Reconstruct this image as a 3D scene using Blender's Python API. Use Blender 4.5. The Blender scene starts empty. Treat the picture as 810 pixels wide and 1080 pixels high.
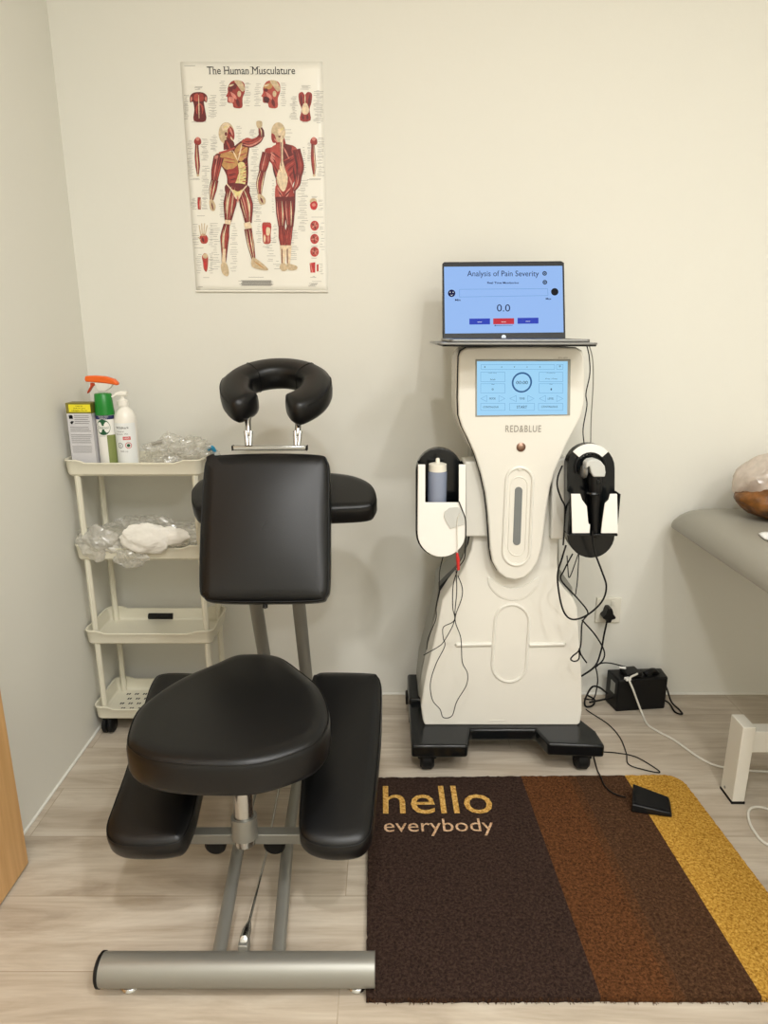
import bpy, bmesh, math, random
from mathutils import Vector, Matrix, noise
random.seed(7)
V = Vector
COL = bpy.context.scene.collection
PI = math.pi

# ------------------------------------------------------------------ camera model (metres)
F, TH, CH = 715.0, math.radians(15), 1.175
CS, SN = math.cos(TH), math.sin(TH)
def ray(px, py):
    u, v = (px-405)/F, (540-py)/F
    return V((u, CS+v*SN, -SN+v*CS))
EYE = V((0, 0, CH))
def atY(px, py, Y):
    r = ray(px, py); return EYE + r*(Y/r.y)
def atZ(px, py, Z):
    r = ray(px, py); return EYE + r*((Z-CH)/r.z)
def atPl(px, py, p0, n):
    r = ray(px, py); return EYE + r*((V(p0)-EYE).dot(n)/r.dot(n))
WALL_Y, WALL_X = 2.033, -0.872

# ------------------------------------------------------------------ materials
def lin(c):
    c = c/255.0
    return c/12.92 if c <= 0.04045 else ((c+0.055)/1.055)**2.4
def L3(rgb): return tuple(lin(x) for x in rgb)+(1.0,)
def mat(name, rgb, rough=0.5, metal=0.0, bump=0.0, bscale=200, coat=0.0, var=0.0, vscale=8, ior=None, emis=0.0, trans=0.0, alpha=1.0, sheen=0.0, spec=None):
    m = bpy.data.materials.new(name); m.use_nodes = True
    nt = m.node_tree; b = nt.nodes['Principled BSDF']
    b.inputs['Base Color'].default_value = L3(rgb)
    b.inputs['Roughness'].default_value = rough
    b.inputs['Metallic'].default_value = metal
    b.inputs['Coat Weight'].default_value = coat
    if spec is not None: b.inputs['Specular IOR Level'].default_value = spec
    if sheen: b.inputs['Sheen Weight'].default_value = sheen
    if ior: b.inputs['IOR'].default_value = ior
    if trans: b.inputs['Transmission Weight'].default_value = trans
    if alpha < 1: b.inputs['Alpha'].default_value = alpha
    if emis:
        b.inputs['Emission Color'].default_value = L3(rgb)
        b.inputs['Emission Strength'].default_value = emis
        b.inputs['Base Color'].default_value = (0.02, 0.02, 0.02, 1)
    tc = nt.nodes.new('ShaderNodeTexCoord')
    if var:
        n = nt.nodes.new('ShaderNodeTexNoise'); n.inputs['Scale'].default_value = vscale; n.inputs['Detail'].default_value = 5
        nt.links.new(tc.outputs['Object'], n.inputs['Vector'])
        r = nt.nodes.new('ShaderNodeValToRGB')
        c = L3(rgb)
        r.color_ramp.elements[0].position = .3; r.color_ramp.elements[1].position = .7
        r.color_ramp.elements[0].color = tuple(x*(1-var) for x in c[:3])+(1,)
        r.color_ramp.elements[1].color = tuple(min(1, x*(1+var)) for x in c[:3])+(1,)
        nt.links.new(n.outputs['Fac'], r.inputs['Fac']); nt.links.new(r.outputs['Color'], b.inputs['Base Color'])
    if bump:
        n2 = nt.nodes.new('ShaderNodeTexNoise'); n2.inputs['Scale'].default_value = bscale; n2.inputs['Detail'].default_value = 4
        nt.links.new(tc.outputs['Object'], n2.inputs['Vector'])
        bp = nt.nodes.new('ShaderNodeBump'); bp.inputs['Strength'].default_value = bump; bp.inputs['Distance'].default_value = 0.002
        nt.links.new(n2.outputs['Fac'], bp.inputs['Height']); nt.links.new(bp.outputs['Normal'], b.inputs['Normal'])
    return m

M = {}
M['wall'] = mat('cream_wall_paint', (226,224,214), .75, bump=.12, bscale=60)
M['ceil'] = mat('white_ceiling_paint', (236,232,222), .8)
M['caulk'] = mat('white_sealant', (232,230,222), .6)
M['vinyl'] = mat('black_vinyl', (10,10,11), .36, bump=.10, bscale=420, spec=.38)
M['piping'] = mat('black_piping', (6,6,6), .5, spec=.3)
M['steel'] = mat('brushed_silver_paint', (150,149,142), .42, metal=.6, bump=.03, bscale=700)
M['chrome'] = mat('polished_chrome', (188,188,186), .2, metal=1.0)
M['blackp'] = mat('black_plastic', (9,9,10), .42, bump=.03, bscale=300, spec=.3)
M['blackg'] = mat('glossy_black_plastic', (14,17,19), .2, spec=.4)
M['rubber'] = mat('black_rubber', (8,8,8), .6, spec=.3)
M['wire'] = mat('black_cable_sheath', (7,7,7), .5, spec=.3)
M['wirew'] = mat('white_cable_sheath', (222,219,208), .45)
M['wireg'] = mat('grey_cable_sheath', (120,118,108), .45)
M['white'] = mat('glossy_white_plastic', (228,225,215), .25, coat=.2)
M['whiteb'] = mat('bright_white_plastic', (240,238,232), .25, coat=.2)
M['offw'] = mat('matte_white_plastic', (226,222,208), .4)
M['greyp'] = mat('grey_plastic_panel', (150,150,142), .4)
M['trolley'] = mat('ivory_trolley_plastic', (226,221,201), .42)
M['slot'] = mat('dark_slot', (40,38,34), .7)
M['greyw'] = mat('smoked_grey_window', (118,122,122), .25)
M['silver'] = mat('silver_aluminium', (140,140,138), .38, metal=.7)
M['copper'] = mat('copper_button_metal', (150,122,106), .3, metal=.8)
M['red'] = mat('red_plastic', (200,40,36), .4)
M['bench'] = mat('grey_vinyl', (150,146,134), .42, bump=.06, bscale=300)
M['powder'] = mat('white_powder_coated_steel', (228,224,212), .4)
M['gum'] = mat('grey_gel_pad', (198,199,194), .5)
M['text'] = mat('dark_print', (22,22,26), .6, spec=.1)
M['textn'] = mat('navy_print', (12,16,62), .6, spec=.1)
M['textg'] = mat('grey_print', (120,118,116), .6, spec=.2)
M['tgrey'] = mat('brand_grey_print', (150,145,134), .4)
M['lap_scr'] = mat('laptop_screen_glow', (150,190,248), .5, emis=.95, spec=.1)
M['dev_scr'] = mat('touch_screen_glow', (160,214,248), .5, emis=1.0, spec=.1)
M['btn_blue'] = mat('screen_blue', (20,56,190), .4, emis=.9, spec=.05)
M['btn_red'] = mat('screen_red', (205,22,50), .4, emis=.9, spec=.05)
M['scr_line'] = mat('screen_line_blue', (90,150,205), .4, emis=.9, spec=.05)
M['scr_ring'] = mat('screen_ring_blue', (42,96,150), .4, emis=.9, spec=.05)
M['scr_white'] = mat('screen_white', (235,245,252), .4, emis=.9)
M['olive'] = mat('olive_carton_print', (120,112,44), .5)
M['yellow'] = mat('yellow_label', (236,222,44), .5)
M['carton'] = mat('pale_grey_carton', (206,204,206), .5)
M['green'] = mat('green_cap_plastic', (20,128,40), .35)
M['dgreen'] = mat('dark_green_print', (18,84,48), .5)
M['navy'] = mat('navy_band_print', (28,36,88), .5)
M['leafp'] = mat('olive_leaf_print', (130,140,80), .5)
M['orange'] = mat('orange_plastic', (240,104,26), .4)
M['dorange'] = mat('dark_orange_plastic', (196,70,30), .4)
M['milky'] = mat('milky_bottle', (238,234,224), .3)
M['labelw'] = mat('pale_bottle_label', (232,234,232), .45)
M['pinkp'] = mat('red_label_print', (206,84,84), .5)
M['blue'] = mat('cyan_plastic', (38,148,190), .35)
M['tissue'] = mat('white_tissue', (240,236,226), .7)
M['brownb'] = mat('brown_leather_bag', (112,70,26), .42, var=.6, vscale=38, bump=.7, bscale=60)
M['cloth'] = mat('white_cloth', (240,240,238), .8)
M['liquid'] = mat('blue_grey_gel_bottle', (160,170,192), .25, trans=.35, ior=1.35)
M['stone'] = mat('grey_pebble_plastic', (150,146,136), .5)

def plastic_film(name, tint, op, gl=.35, bs=30):
    m = bpy.data.materials.new(name); m.use_nodes = True; nt = m.node_tree
    nt.nodes.clear(); N = nt.nodes.new; K = nt.links.new
    out = N('ShaderNodeOutputMaterial'); t = N('ShaderNodeBsdfTransparent'); g = N('ShaderNodeBsdfGlossy'); d = N('ShaderNodeBsdfDiffuse')
    t.inputs['Color'].default_value = (.97, .97, .96, 1)
    d.inputs['Color'].default_value = L3(tint); g.inputs['Roughness'].default_value = .14
    a = N('ShaderNodeMixShader'); a.inputs['Fac'].default_value = gl
    tl = N('ShaderNodeBsdfTranslucent'); tl.inputs['Color'].default_value = L3(tint); dm_ = N('ShaderNodeMixShader'); dm_.inputs['Fac'].default_value = .45
    K(d.outputs[0], dm_.inputs[1]); K(tl.outputs[0], dm_.inputs[2]); K(dm_.outputs[0], a.inputs[1]); K(g.outputs[0], a.inputs[2])
    n = N('ShaderNodeTexNoise'); n.inputs['Scale'].default_value = bs; n.inputs['Detail'].default_value = 6; n.inputs['Distortion'].default_value = 1.5
    tc = N('ShaderNodeTexCoord'); K(tc.outputs['Object'], n.inputs['Vector'])
    bp = N('ShaderNodeBump'); bp.inputs['Strength'].default_value = .9; bp.inputs['Distance'].default_value = .01
    K(n.outputs['Fac'], bp.inputs['Height']); K(bp.outputs[0], g.inputs['Normal']); K(bp.outputs[0], d.inputs['Normal'])
    r = N('ShaderNodeMapRange'); r.inputs['From Min'].default_value = .35; r.inputs['From Max'].default_value = .7
    r.inputs['To Min'].default_value = op*.5; r.inputs['To Max'].default_value = min(1, op*1.6)
    K(n.outputs['Fac'], r.inputs['Value'])
    b = N('ShaderNodeMixShader'); K(r.outputs[0], b.inputs['Fac']); K(t.outputs[0], b.inputs[1]); K(a.outputs[0], b.inputs[2])
    K(b.outputs[0], out.inputs['Surface']); return m
M['film'] = plastic_film('clear_plastic_film', (240,238,230), .42, .3, 14)
M['film3'] = plastic_film('pale_milky_wrap', (240,228,216), .95, .12, 7)
M['film2'] = plastic_film('milky_plastic_film', (242,239,232), .72, .2, 12)

def floor_mat():
    m = bpy.data.materials.new('pale_wood_planks'); m.use_nodes = True; nt = m.node_tree; b = nt.nodes['Principled BSDF']
    N = nt.nodes.new; K = nt.links.new
    tc = N('ShaderNodeTexCoord')
    mp0 = N('ShaderNodeMapping'); K(tc.outputs['Object'], mp0.inputs['Vector']); mp0.inputs['Location'].default_value = (.37, .015, 0)
    br = N('ShaderNodeTexBrick'); K(mp0.outputs[0], br.inputs['Vector'])
    br.inputs['Scale'].default_value = 1.0; br.inputs['Brick Width'].default_value = 1.22; br.inputs['Row Height'].default_value = .178
    br.inputs['Mortar Size'].default_value = .0012; br.inputs['Mortar Smooth'].default_value = .3; br.offset = .37; br.inputs['Bias'].default_value = 0
    br.inputs['Color1'].default_value = (0, 0, 0, 1); br.inputs['Color2'].default_value = (1, 1, 1, 1); br.inputs['Mortar'].default_value = (.5, .5, .5, 1)
    # grain: noise stretched along X, shifted for every plank
    add = N('ShaderNodeVectorMath'); add.operation = 'MULTIPLY_ADD'
    K(br.outputs['Color'], add.inputs[0]); add.inputs[1].default_value = (7.3, 3.1, 5.7); K(tc.outputs['Object'], add.inputs[2])
    mp = N('ShaderNodeMapping'); K(add.outputs[0], mp.inputs['Vector']); mp.inputs['Scale'].default_value = (1.3, 11, 1)
    n1 = N('ShaderNodeTexNoise'); K(mp.outputs[0], n1.inputs['Vector']); n1.inputs['Scale'].default_value = 1.6; n1.inputs['Detail'].default_value = 7; n1.inputs['Roughness'].default_value = .62; n1.inputs['Distortion'].default_value = .9
    mp2 = N('ShaderNodeMapping'); K(add.outputs[0], mp2.inputs['Vector']); mp2.inputs['Scale'].default_value = (5, 120, 1)
    n2 = N('ShaderNodeTexNoise'); K(mp2.outputs[0], n2.inputs['Vector']); n2.inputs['Scale'].default_value = 1.5; n2.inputs['Detail'].default_value = 4
    cr = N('ShaderNodeValToRGB'); K(n1.outputs['Fac'], cr.inputs['Fac'])
    e = cr.color_ramp.elements
    e[0].position = .28; e[0].color = L3((166,152,134)); e[1].position = .72; e[1].color = L3((210,200,184))
    x = e.new(.45); x.color = L3((188,175,157)); x = e.new(.58); x.color = L3((201,190,173))
    mx = N('ShaderNodeMix'); mx.data_type = 'RGBA'; mx.blend_type = 'MULTIPLY'; mx.inputs['Factor'].default_value = .5
    K(cr.outputs['Color'], mx.inputs[6])
    cr2 = N('ShaderNodeValToRGB'); K(n2.outputs['Fac'], cr2.inputs['Fac']); cr2.color_ramp.elements[0].position = .3; cr2.color_ramp.elements[0].color = (.82, .8, .78, 1); cr2.color_ramp.elements[1].position = .6; cr2.color_ramp.elements[1].color = (1, 1, 1, 1)
    K(cr2.outputs['Color'], mx.inputs[7])
    mx2 = N('ShaderNodeMix'); mx2.data_type = 'RGBA'; mx2.blend_type = 'MULTIPLY'
    K(br.outputs['Fac'], mx2.inputs['Factor']); K(mx.outputs[2], mx2.inputs[6]); mx2.inputs[7].default_value = (.72, .68, .63, 1)
    K(mx2.outputs[2], b.inputs['Base Color'])
    b.inputs['Roughness'].default_value = .34; b.inputs['Specular IOR Level'].default_value = .4
    bp = N('ShaderNodeBump'); bp.inputs['Strength'].default_value = .08; bp.inputs['Distance'].default_value = .002
    K(n2.outputs['Fac'], bp.inputs['Height']); K(bp.outputs[0], b.inputs['Normal'])
    return m
M['floor'] = floor_mat()

def wood_mat():
    m = bpy.data.materials.new('honey_wood_veneer'); m.use_nodes = True; nt = m.node_tree; b = nt.nodes['Principled BSDF']
    N = nt.nodes.new; K = nt.links.new
    tc = N('ShaderNodeTexCoord'); mp = N('ShaderNodeMapping'); K(tc.outputs['Object'], mp.inputs['Vector']); mp.inputs['Scale'].default_value = (30, 30, 1.5)
    n = N('ShaderNodeTexNoise'); n.inputs['Scale'].default_value = 2; n.inputs['Detail'].default_value = 6; K(mp.outputs[0], n.inputs['Vector'])
    c = N('ShaderNodeValToRGB'); K(n.outputs['Fac'], c.inputs['Fac']); c.color_ramp.elements[0].position = .3; c.color_ramp.elements[0].color = L3((196,150,94)); c.color_ramp.elements[1].position = .7; c.color_ramp.elements[1].color = L3((216,172,116))
    K(c.outputs['Color'], b.inputs['Base Color']); b.inputs['Roughness'].default_value = .4
    return m
M['wood'] = wood_mat()

def coir(name, c0, c1, c2, sc=170):
    m = bpy.data.materials.new(name); m.use_nodes = True; nt = m.node_tree; b = nt.nodes['Principled BSDF']
    N = nt.nodes.new; K = nt.links.new
    tc = N('ShaderNodeTexCoord')
    n = N('ShaderNodeTexNoise'); n.inputs['Scale'].default_value = sc; n.inputs['Detail'].default_value = 5; n.inputs['Roughness'].default_value = .7; n.inputs['Distortion'].default_value = .6
    K(tc.outputs['Object'], n.inputs['Vector'])
    c = N('ShaderNodeValToRGB'); K(n.outputs['Fac'], c.inputs['Fac'])
    c.color_ramp.elements[0].position = .36; c.color_ramp.elements[0].color = L3(c0); c.color_ramp.elements[1].position = .64; c.color_ramp.elements[1].color = L3(c2)
    x = c.color_ramp.elements.new(.5); x.color = L3(c1)
    K(c.outputs['Color'], b.inputs['Base Color']); b.inputs['Roughness'].default_value = .95; b.inputs['Specular IOR Level'].default_value = .1
    bp = N('ShaderNodeBump'); bp.inputs['Strength'].default_value = .8; bp.inputs['Distance'].default_value = .004
    K(n.outputs['Fac'], bp.inputs['Height']); K(bp.outputs[0], b.inputs['Normal'])
    return m
M['c_dark'] = coir('dark_brown_coir', (34,24,20), (52,38,32), (70,54,45))
M['c_rust'] = coir('rust_brown_coir', (56,33,17), (86,53,29), (112,72,42))
M['c_brown'] = coir('mid_brown_coir', (48,31,19), (71,48,31), (94,67,46))
M['c_mid'] = coir('rust_to_brown_coir', (52,32,18), (79,51,30), (103,70,44))
M['c_gold'] = coir('golden_coir', (134,92,30), (186,140,56), (214,172,86), 190)
M['c_text'] = coir('tan_coir_lettering', (150,104,44), (200,156,82), (226,190,120), 140)
M['c_text2'] = coir('pale_tan_coir_lettering', (150,108,76), (202,166,130), (226,196,164), 140)

# ------------------------------------------------------------------ object helpers
WLOC = {}
def _tag(o, label=None, cat=None, group=None, kind=None):
    if label: o['label'] = label
    if cat: o['category'] = cat
    if group: o['group'] = group
    if kind: o['kind'] = kind
def thing(name, loc, label, cat, group=None):
    o = bpy.data.objects.new(name, None); COL.objects.link(o); o.location = V(loc); o.empty_display_size = .05
    WLOC[o.name] = V(loc); _tag(o, label, cat, group); return o
def obj(name, bm, mats, parent=None, bevel=0, seg=3, smooth=True, label=None, cat=None, group=None, kind=None, subsurf=0, angle=40, solid=0):
    if not isinstance(mats, (list, tuple)): mats = [mats]
    bmesh.ops.remove_doubles(bm, verts=bm.verts, dist=1e-6)
    bmesh.ops.recalc_face_normals(bm, faces=bm.faces)
    vs = [v.co for v in bm.verts]
    c = V([(min(v[i] for v in vs)+max(v[i] for v in vs))/2 for i in range(3)])
    if parent is None: c.z = min(v.z for v in vs)
    for v in bm.verts: v.co -= c
    me = bpy.data.meshes.new(name)
    if smooth:
        for f in bm.faces: f.smooth = True
        for e in bm.edges:
            if len(e.link_faces) == 2 and e.calc_face_angle(0) > math.radians(angle): e.smooth = False
    bm.to_mesh(me); bm.free()
    for m in mats: me.materials.append(m if not isinstance(m, str) else M[m])
    o = bpy.data.objects.new(name, me); COL.objects.link(o)
    if parent is not None:
        o.parent = parent; o.location = c - WLOC[parent.name]
    else: o.location = c
    WLOC[o.name] = c
    if solid:
        s = o.modifiers.new('s', 'SOLIDIFY'); s.thickness = solid
    if bevel:
        b = o.modifiers.new('b', 'BEVEL'); b.width = bevel; b.segments = seg; b.limit_method = 'ANGLE'; b.angle_limit = math.radians(35); b.harden_normals = False
    if subsurf:
        s = o.modifiers.new('u', 'SUBSURF'); s.levels = subsurf; s.render_levels = subsurf
    _tag(o, label, cat, group, kind); return o
def BM(): return bmesh.new()
def box(bm, x0, x1, y0, y1, z0, z1, mi=0, rot=0, taper=0):
    cx, cy = (x0+x1)/2, (y0+y1)/2
    vs = []
    for z in (z0, z1):
        k = 1-taper if z == z1 else 1
        for x, y in ((x0, y0), (x1, y0), (x1, y1), (x0, y1)):
            dx, dy = (x-cx)*k, (y-cy)*k
            vs.append(bm.verts.new((cx+dx*math.cos(rot)-dy*math.sin(rot), cy+dx*math.sin(rot)+dy*math.cos(rot), z)))
    for q in ((0, 3, 2, 1), (4, 5, 6, 7), (0, 1, 5, 4), (1, 2, 6, 5), (2, 3, 7, 6), (3, 0, 4, 7)):
        f = bm.faces.new([vs[i] for i in q]); f.material_index = mi
    return vs
def catmull(pts, closed=False, n=8):
    pts = [V(p) for p in pts]; out = []; m = len(pts)
    rng = range(m if closed else m-1)
    for i in rng:
        if closed: p0, p1, p2, p3 = pts[(i-1) % m], pts[i], pts[(i+1) % m], pts[(i+2) % m]
        else:
            p1, p2 = pts[i], pts[i+1]; p0 = pts[i-1] if i > 0 else p1*2-p2; p3 = pts[i+2] if i+2 < m else p2*2-p1
        for k in range(n):
            t = k/n
            out.append(.5*((2*p1)+(p2-p0)*t+(2*p0-5*p1+4*p2-p3)*t*t+(3*p1-p0-3*p2+p3)*t**3))
    if not closed: out.append(pts[-1])
    return out
def tube(bm, pts, r, n=10, closed=False, mi=0, cap=True, radii=None):
    pts = [V(p) for p in pts]; m = len(pts); rings = []
    up = None
    for i, p in enumerate(pts):
        if closed: t = pts[(i+1) % m]-pts[i-1]
        else: t = pts[min(i+1, m-1)]-pts[max(i-1, 0)]
        t = t.normalized() if t.length > 1e-9 else V((0, 0, 1))
        if up is None:
            up = V((0, 0, 1)) if abs(t.z) < .9 else V((1, 0, 0))
        a = up - t*up.dot(t)
        a = a.normalized() if a.length > 1e-6 else t.orthogonal().normalized()
        up = a; b = t.cross(a); rr = radii[i] if radii else r
        rings.append([bm.verts.new(p+(a*math.cos(2*PI*k/n)+b*math.sin(2*PI*k/n))*rr) for k in range(n)])
    for i in range(m if closed else m-1):
        A, B = rings[i], rings[(i+1) % m]
        for k in range(n):
            f = bm.faces.new((A[k], A[(k+1) % n], B[(k+1) % n], B[k])); f.material_index = mi
    if cap and not closed:
        for R in (rings[0], rings[-1]):
            f = bm.faces.new(R); f.material_index = mi
def lathe(bm, prof, c, n=32, axis='Z', mi=0, frame=None):
    """prof: list of (radius, height)"""
    c = V(c)
    if frame: ax, ay, az = frame
    else: ax, ay, az = {'Z': (V((1,0,0)), V((0,1,0)), V((0,0,1))), 'X': (V((0,1,0)), V((0,0,1)), V((1,0,0))), 'Y': (V((1,0,0)), V((0,0,1)), V((0,-1,0)))}[axis]
    rings = []
    for r, h in prof:
        if r < 1e-6: rings.append([bm.verts.new(c+az*h)])
        else: rings.append([bm.verts.new(c+az*h+(ax*math.cos(2*PI*k/n)+ay*math.sin(2*PI*k/n))*r) for k in range(n)])
    for A, B in zip(rings, rings[1:]):
        for k in range(n):
            if len(A) == 1 and len(B) == 1: break
            if len(A) == 1: q = (A[0], B[k], B[(k+1) % n])
            elif len(B) == 1: q = (A[k], A[(k+1) % n], B[0])
            else: q = (A[k], A[(k+1) % n], B[(k+1) % n], B[k])
            f = bm.faces.new(q); f.material_index = mi
    for R in (rings[0], rings[-1]):
        if len(R) > 2:
            f = bm.faces.new(R); f.material_index = mi
def prismY(bm, pts, y0, y1, mi=0):
    """pts: list of 3D points or (x,z); extruded between y0 and y1 (y0 nearer)"""
    q = [(p[0], p[2]) if len(p) == 3 else p for p in pts]
    A = [bm.verts.new((x, y0, z)) for x, z in q]; B = [bm.verts.new((x, y1, z)) for x, z in q]
    m = len(q)
    bm.faces.new(A).material_index = mi; bm.faces.new(B).material_index = mi
    for i in range(m):
        bm.faces.new((A[i], A[(i+1) % m], B[(i+1) % m], B[i])).material_index = mi
def prism(bm, pts, d, mi=0):
    A = [bm.verts.new(V(p)) for p in pts]; B = [bm.verts.new(V(p)+V(d)) for p in pts]; m = len(A)
    bm.faces.new(A).material_index = mi; bm.faces.new(B).material_index = mi
    for i in range(m): bm.faces.new((A[i], A[(i+1) % m], B[(i+1) % m], B[i])).material_index = mi
def offset2(pts, d):
    """inset a CCW 2D polygon by d"""
    m = len(pts); out = []
    for i in range(m):
        a, b, c = V(pts[i-1]), V(pts[i]), V(pts[(i+1) % m])
        t = (c-a).normalized(); out.append(b+V((-t.y, t.x))*d)
    return out
def area2(p): return sum(p[i-1].x*p[i].y-p[i].x*p[i-1].y for i in range(len(p)))/2
def pad(bm, out2, O, ua, ub, un, t, r, dome=.006, rt=None, mi=0):
    """upholstered cushion: 2D outline in the (ua,ub) frame, top face at O, thickness t below; returns seam ring"""
    rt = rt or r
    out2 = [V((p[0], p[1])) for p in out2]
    if area2(out2) < 0: out2.reverse()
    cen = sum(out2, V((0, 0)))/len(out2)
    prof = [(r, -t), (r*.5, -t), (r*.15, -t+r*.25), (0, -t+r*.7), (0, -rt*.9), (rt*.10, -rt*.5), (rt*.35, -rt*.17), (rt*.75, -rt*.02), (rt*1.1, 0)]
    rings = []
    for ins, h in prof:
        o = offset2(out2, ins)
        rings.append([bm.verts.new(O+ua*p.x+ub*p.y+un*h) for p in o])
    base = offset2(out2, rt*1.1)
    x0, x1 = min(p.x for p in out2), max(p.x for p in out2); y0, y1 = min(p.y for p in out2), max(p.y for p in out2)
    def dm(x, y):
        u, w = (2*x-x0-x1)/(x1-x0), (2*y-y0-y1)/(y1-y0); return dome*(1-u*u)*(1-w*w)
    for v, p in zip(rings[-1], base): v.co += un*dm(p.x, p.y)
    for s in (.93, .85, .75, .64, .52, .4, .28, .16, .06):
        P = [(cen.x+(p.x-cen.x)*s, cen.y+(p.y-cen.y)*s) for p in base]
        rings.append([bm.verts.new(O+ua*x+ub*y+un*dm(x, y)) for x, y in P])
    m = len(out2)
    for A, B in zip(rings, rings[1:]):
        for k in range(m): bm.faces.new((A[k], A[(k+1) % m], B[(k+1) % m], B[k])).material_index = mi
    bm.faces.new(rings[0]); bm.faces.new(rings[-1])
    sm = offset2(out2, rt*.16)
    return [O+ua*p.x+ub*p.y-un*(rt*.36) for p in sm], [O+ua*p.x+ub*p.y+un*(-t+r*.5) for p in offset2(out2, r*.04)]
def smooth2(pts, n=6): return [V((p.x, p.y)) for p in catmull([V((a, b, 0)) for a, b in pts], True, n)]
def px_outline(pxs, p0, ua, ub, un, n=6):
    res = []
    for x, y in pxs:
        w = atPl(x, y, p0, un)-V(p0); res.append((w.dot(ua), w.dot(ub)))
    return smooth2(res, n)
def rrect(x0, x1, y0, y1, r, n=6):
    out = []
    for cx, cy, a in ((x1-r, y0+r, -90), (x1-r, y1-r, 0), (x0+r, y1-r, 90), (x0+r, y0+r, 180)):
        for k in range(n+1):
            t = math.radians(a+90*k/n); out.append((cx+r*math.cos(t), cy+r*math.sin(t)))
    return out
_tc = {}
def text_into(bm, s, O, ua, ub, w=None, h=None, mi=0, align='L', thick=0, bold=0.0, shear=0, space=1.0):
    """lettering as flat polygons; fitted to width w and/or height h (of its bounding box), O = lower left"""
    cu = bpy.data.curves.new('t', 'FONT'); cu.body = s; cu.size = 1; cu.offset = bold; cu.resolution_u = 3; cu.shear = shear; cu.space_character = space
    if thick: cu.extrude = thick
    o = bpy.data.objects.new('t', cu); COL.objects.link(o)
    dg = bpy.context.evaluated_depsgraph_get(); me = bpy.data.meshes.new_from_object(o.evaluated_get(dg))
    xs = [v.co.x for v in me.vertices]; ys = [v.co.y for v in me.vertices]
    x0, x1, y0, y1 = min(xs), max(xs), min(ys), max(ys)
    sx = w/(x1-x0) if w else None; sy = h/(y1-y0) if h else None
    sx = sx or sy; sy = sy or sx
    offx = -(x1-x0)*sx/2 if align == 'C' else 0
    un = ua.cross(ub)
    vs = [bm.verts.new(O+ua*((v.co.x-x0)*sx+offx)+ub*((v.co.y-y0)*sy)+un*v.co.z*sy) for v in me.vertices]
    for p in me.polygons:
        try: bm.faces.new([vs[i] for i in p.vertices]).material_index = mi
        except ValueError: pass
    bpy.data.objects.remove(o); bpy.data.curves.remove(cu); bpy.data.meshes.remove(me)
def quad(bm, pts, mi=0):
    f = bm.faces.new([bm.verts.new(V(p)) for p in pts]); f.material_index = mi; return f
X, Y, Z = V((1,0,0)), V((0,1,0)), V((0,0,1))

# ================================================================== THE ROOM
RX, RY, RZ = 2.35, -1.75, 2.62
def shell(name, b, m, **k): return obj(name, b, m, kind='structure', smooth=False, **k)
b = BM(); box(b, WALL_X-.1, RX+.1, RY-.1, WALL_Y+.1, -.06, 0); shell('floor', b, 'floor')
b = BM(); box(b, WALL_X-.1, RX+.1, WALL_Y, WALL_Y+.1, 0, RZ); shell('wall_back', b, 'wall')
b = BM(); box(b, WALL_X-.1, WALL_X, RY, WALL_Y, 0, RZ); shell('wall_left', b, 'wall')
b = BM(); box(b, RX, RX+.1, RY, WALL_Y, 0, RZ); shell('wall_right', b, 'wall')
b = BM(); box(b, WALL_X-.1, RX+.1, RY-.1, RY, 0, RZ); shell('wall_front', b, 'wall')
b = BM(); box(b, WALL_X-.1, RX+.1, RY-.1, WALL_Y+.1, RZ, RZ+.08); shell('ceiling', b, 'ceil')
b = BM()
pts = [V((WALL_X+.002+.0015*noise.noise(V((0, y*30, 1))), y, .002)) for y in [RY+.02+i*.03 for i in range(int((WALL_Y-RY-.03)/.03))]]
tube(b, pts, .004, 8); shell('trim_1', b, 'caulk')
b = BM(); tube(b, [(WALL_X+.005, WALL_Y-.002, .002), (RX-.005, WALL_Y-.002, .002)], .004, 8); shell('trim_2', b, 'caulk')
# wooden door leaf folded back against the left wall
b = BM(); box(b, -.846, -.808, .44, 1.283, .006, 2.06)
obj('door_1', b, 'wood', kind='structure', bevel=.0015, seg=2)

# ================================================================== POSTER
PY = WALL_Y-.0006
poster = thing('anatomy_poster', (-.347, PY, 1.283), 'white Human Musculature wall chart with two red muscle figures', 'poster')
TL, TR, BR, BL = atY(190, 65.5, PY), atY(340, 65, PY), atY(346.2, 307.5, PY), atY(207, 307, PY)
b = BM(); NX, NZ = 24, 30
gr = []
for j in range(NZ+1):
    row = []
    for i in range(NX+1):
        s, t = i/NX, j/NZ
        p = (TL*(1-s)+TR*s)*(1-t)+(BL*(1-s)+BR*s)*t
        row.append(b.verts.new(p))
    gr.append(row)
for j in range(NZ):
    for i in range(NX): b.faces.new((gr[j][i], gr[j][i+1], gr[j+1][i+1], gr[j+1][i]))
M['paper'] = mat('poster_paper', (238,235,224), .35, coat=.1)
obj('sheet', b, 'paper', poster, solid=.0004)
b = BM(); tube(b, [BL+V((0, -.003, 0)), BR+V((0, -.003, 0))], .0028, 8); obj('bottom_rail', b, 'paper', poster)
PCOL = {'red': (152,52,46), 'red2': (174,74,62), 'dk': (104,32,32), 'dk2': (78,26,28), 'pale': (226,204,172), 'tan': (190,144,88), 'cream': (222,206,142), 'pink': (208,132,118), 'skin': (202,180,146), 'hot': (188,44,46)}
PK = list(PCOL); PM = [mat('poster_ink_'+k, v, .5, var=.22, vscale=120) for k, v in PCOL.items()]+[M['textg'], M['text']]
def pz(zx, zy, layer=1): return atY(180+zx/4, 50+zy/4, PY-.0008-.00012*layer)
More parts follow.
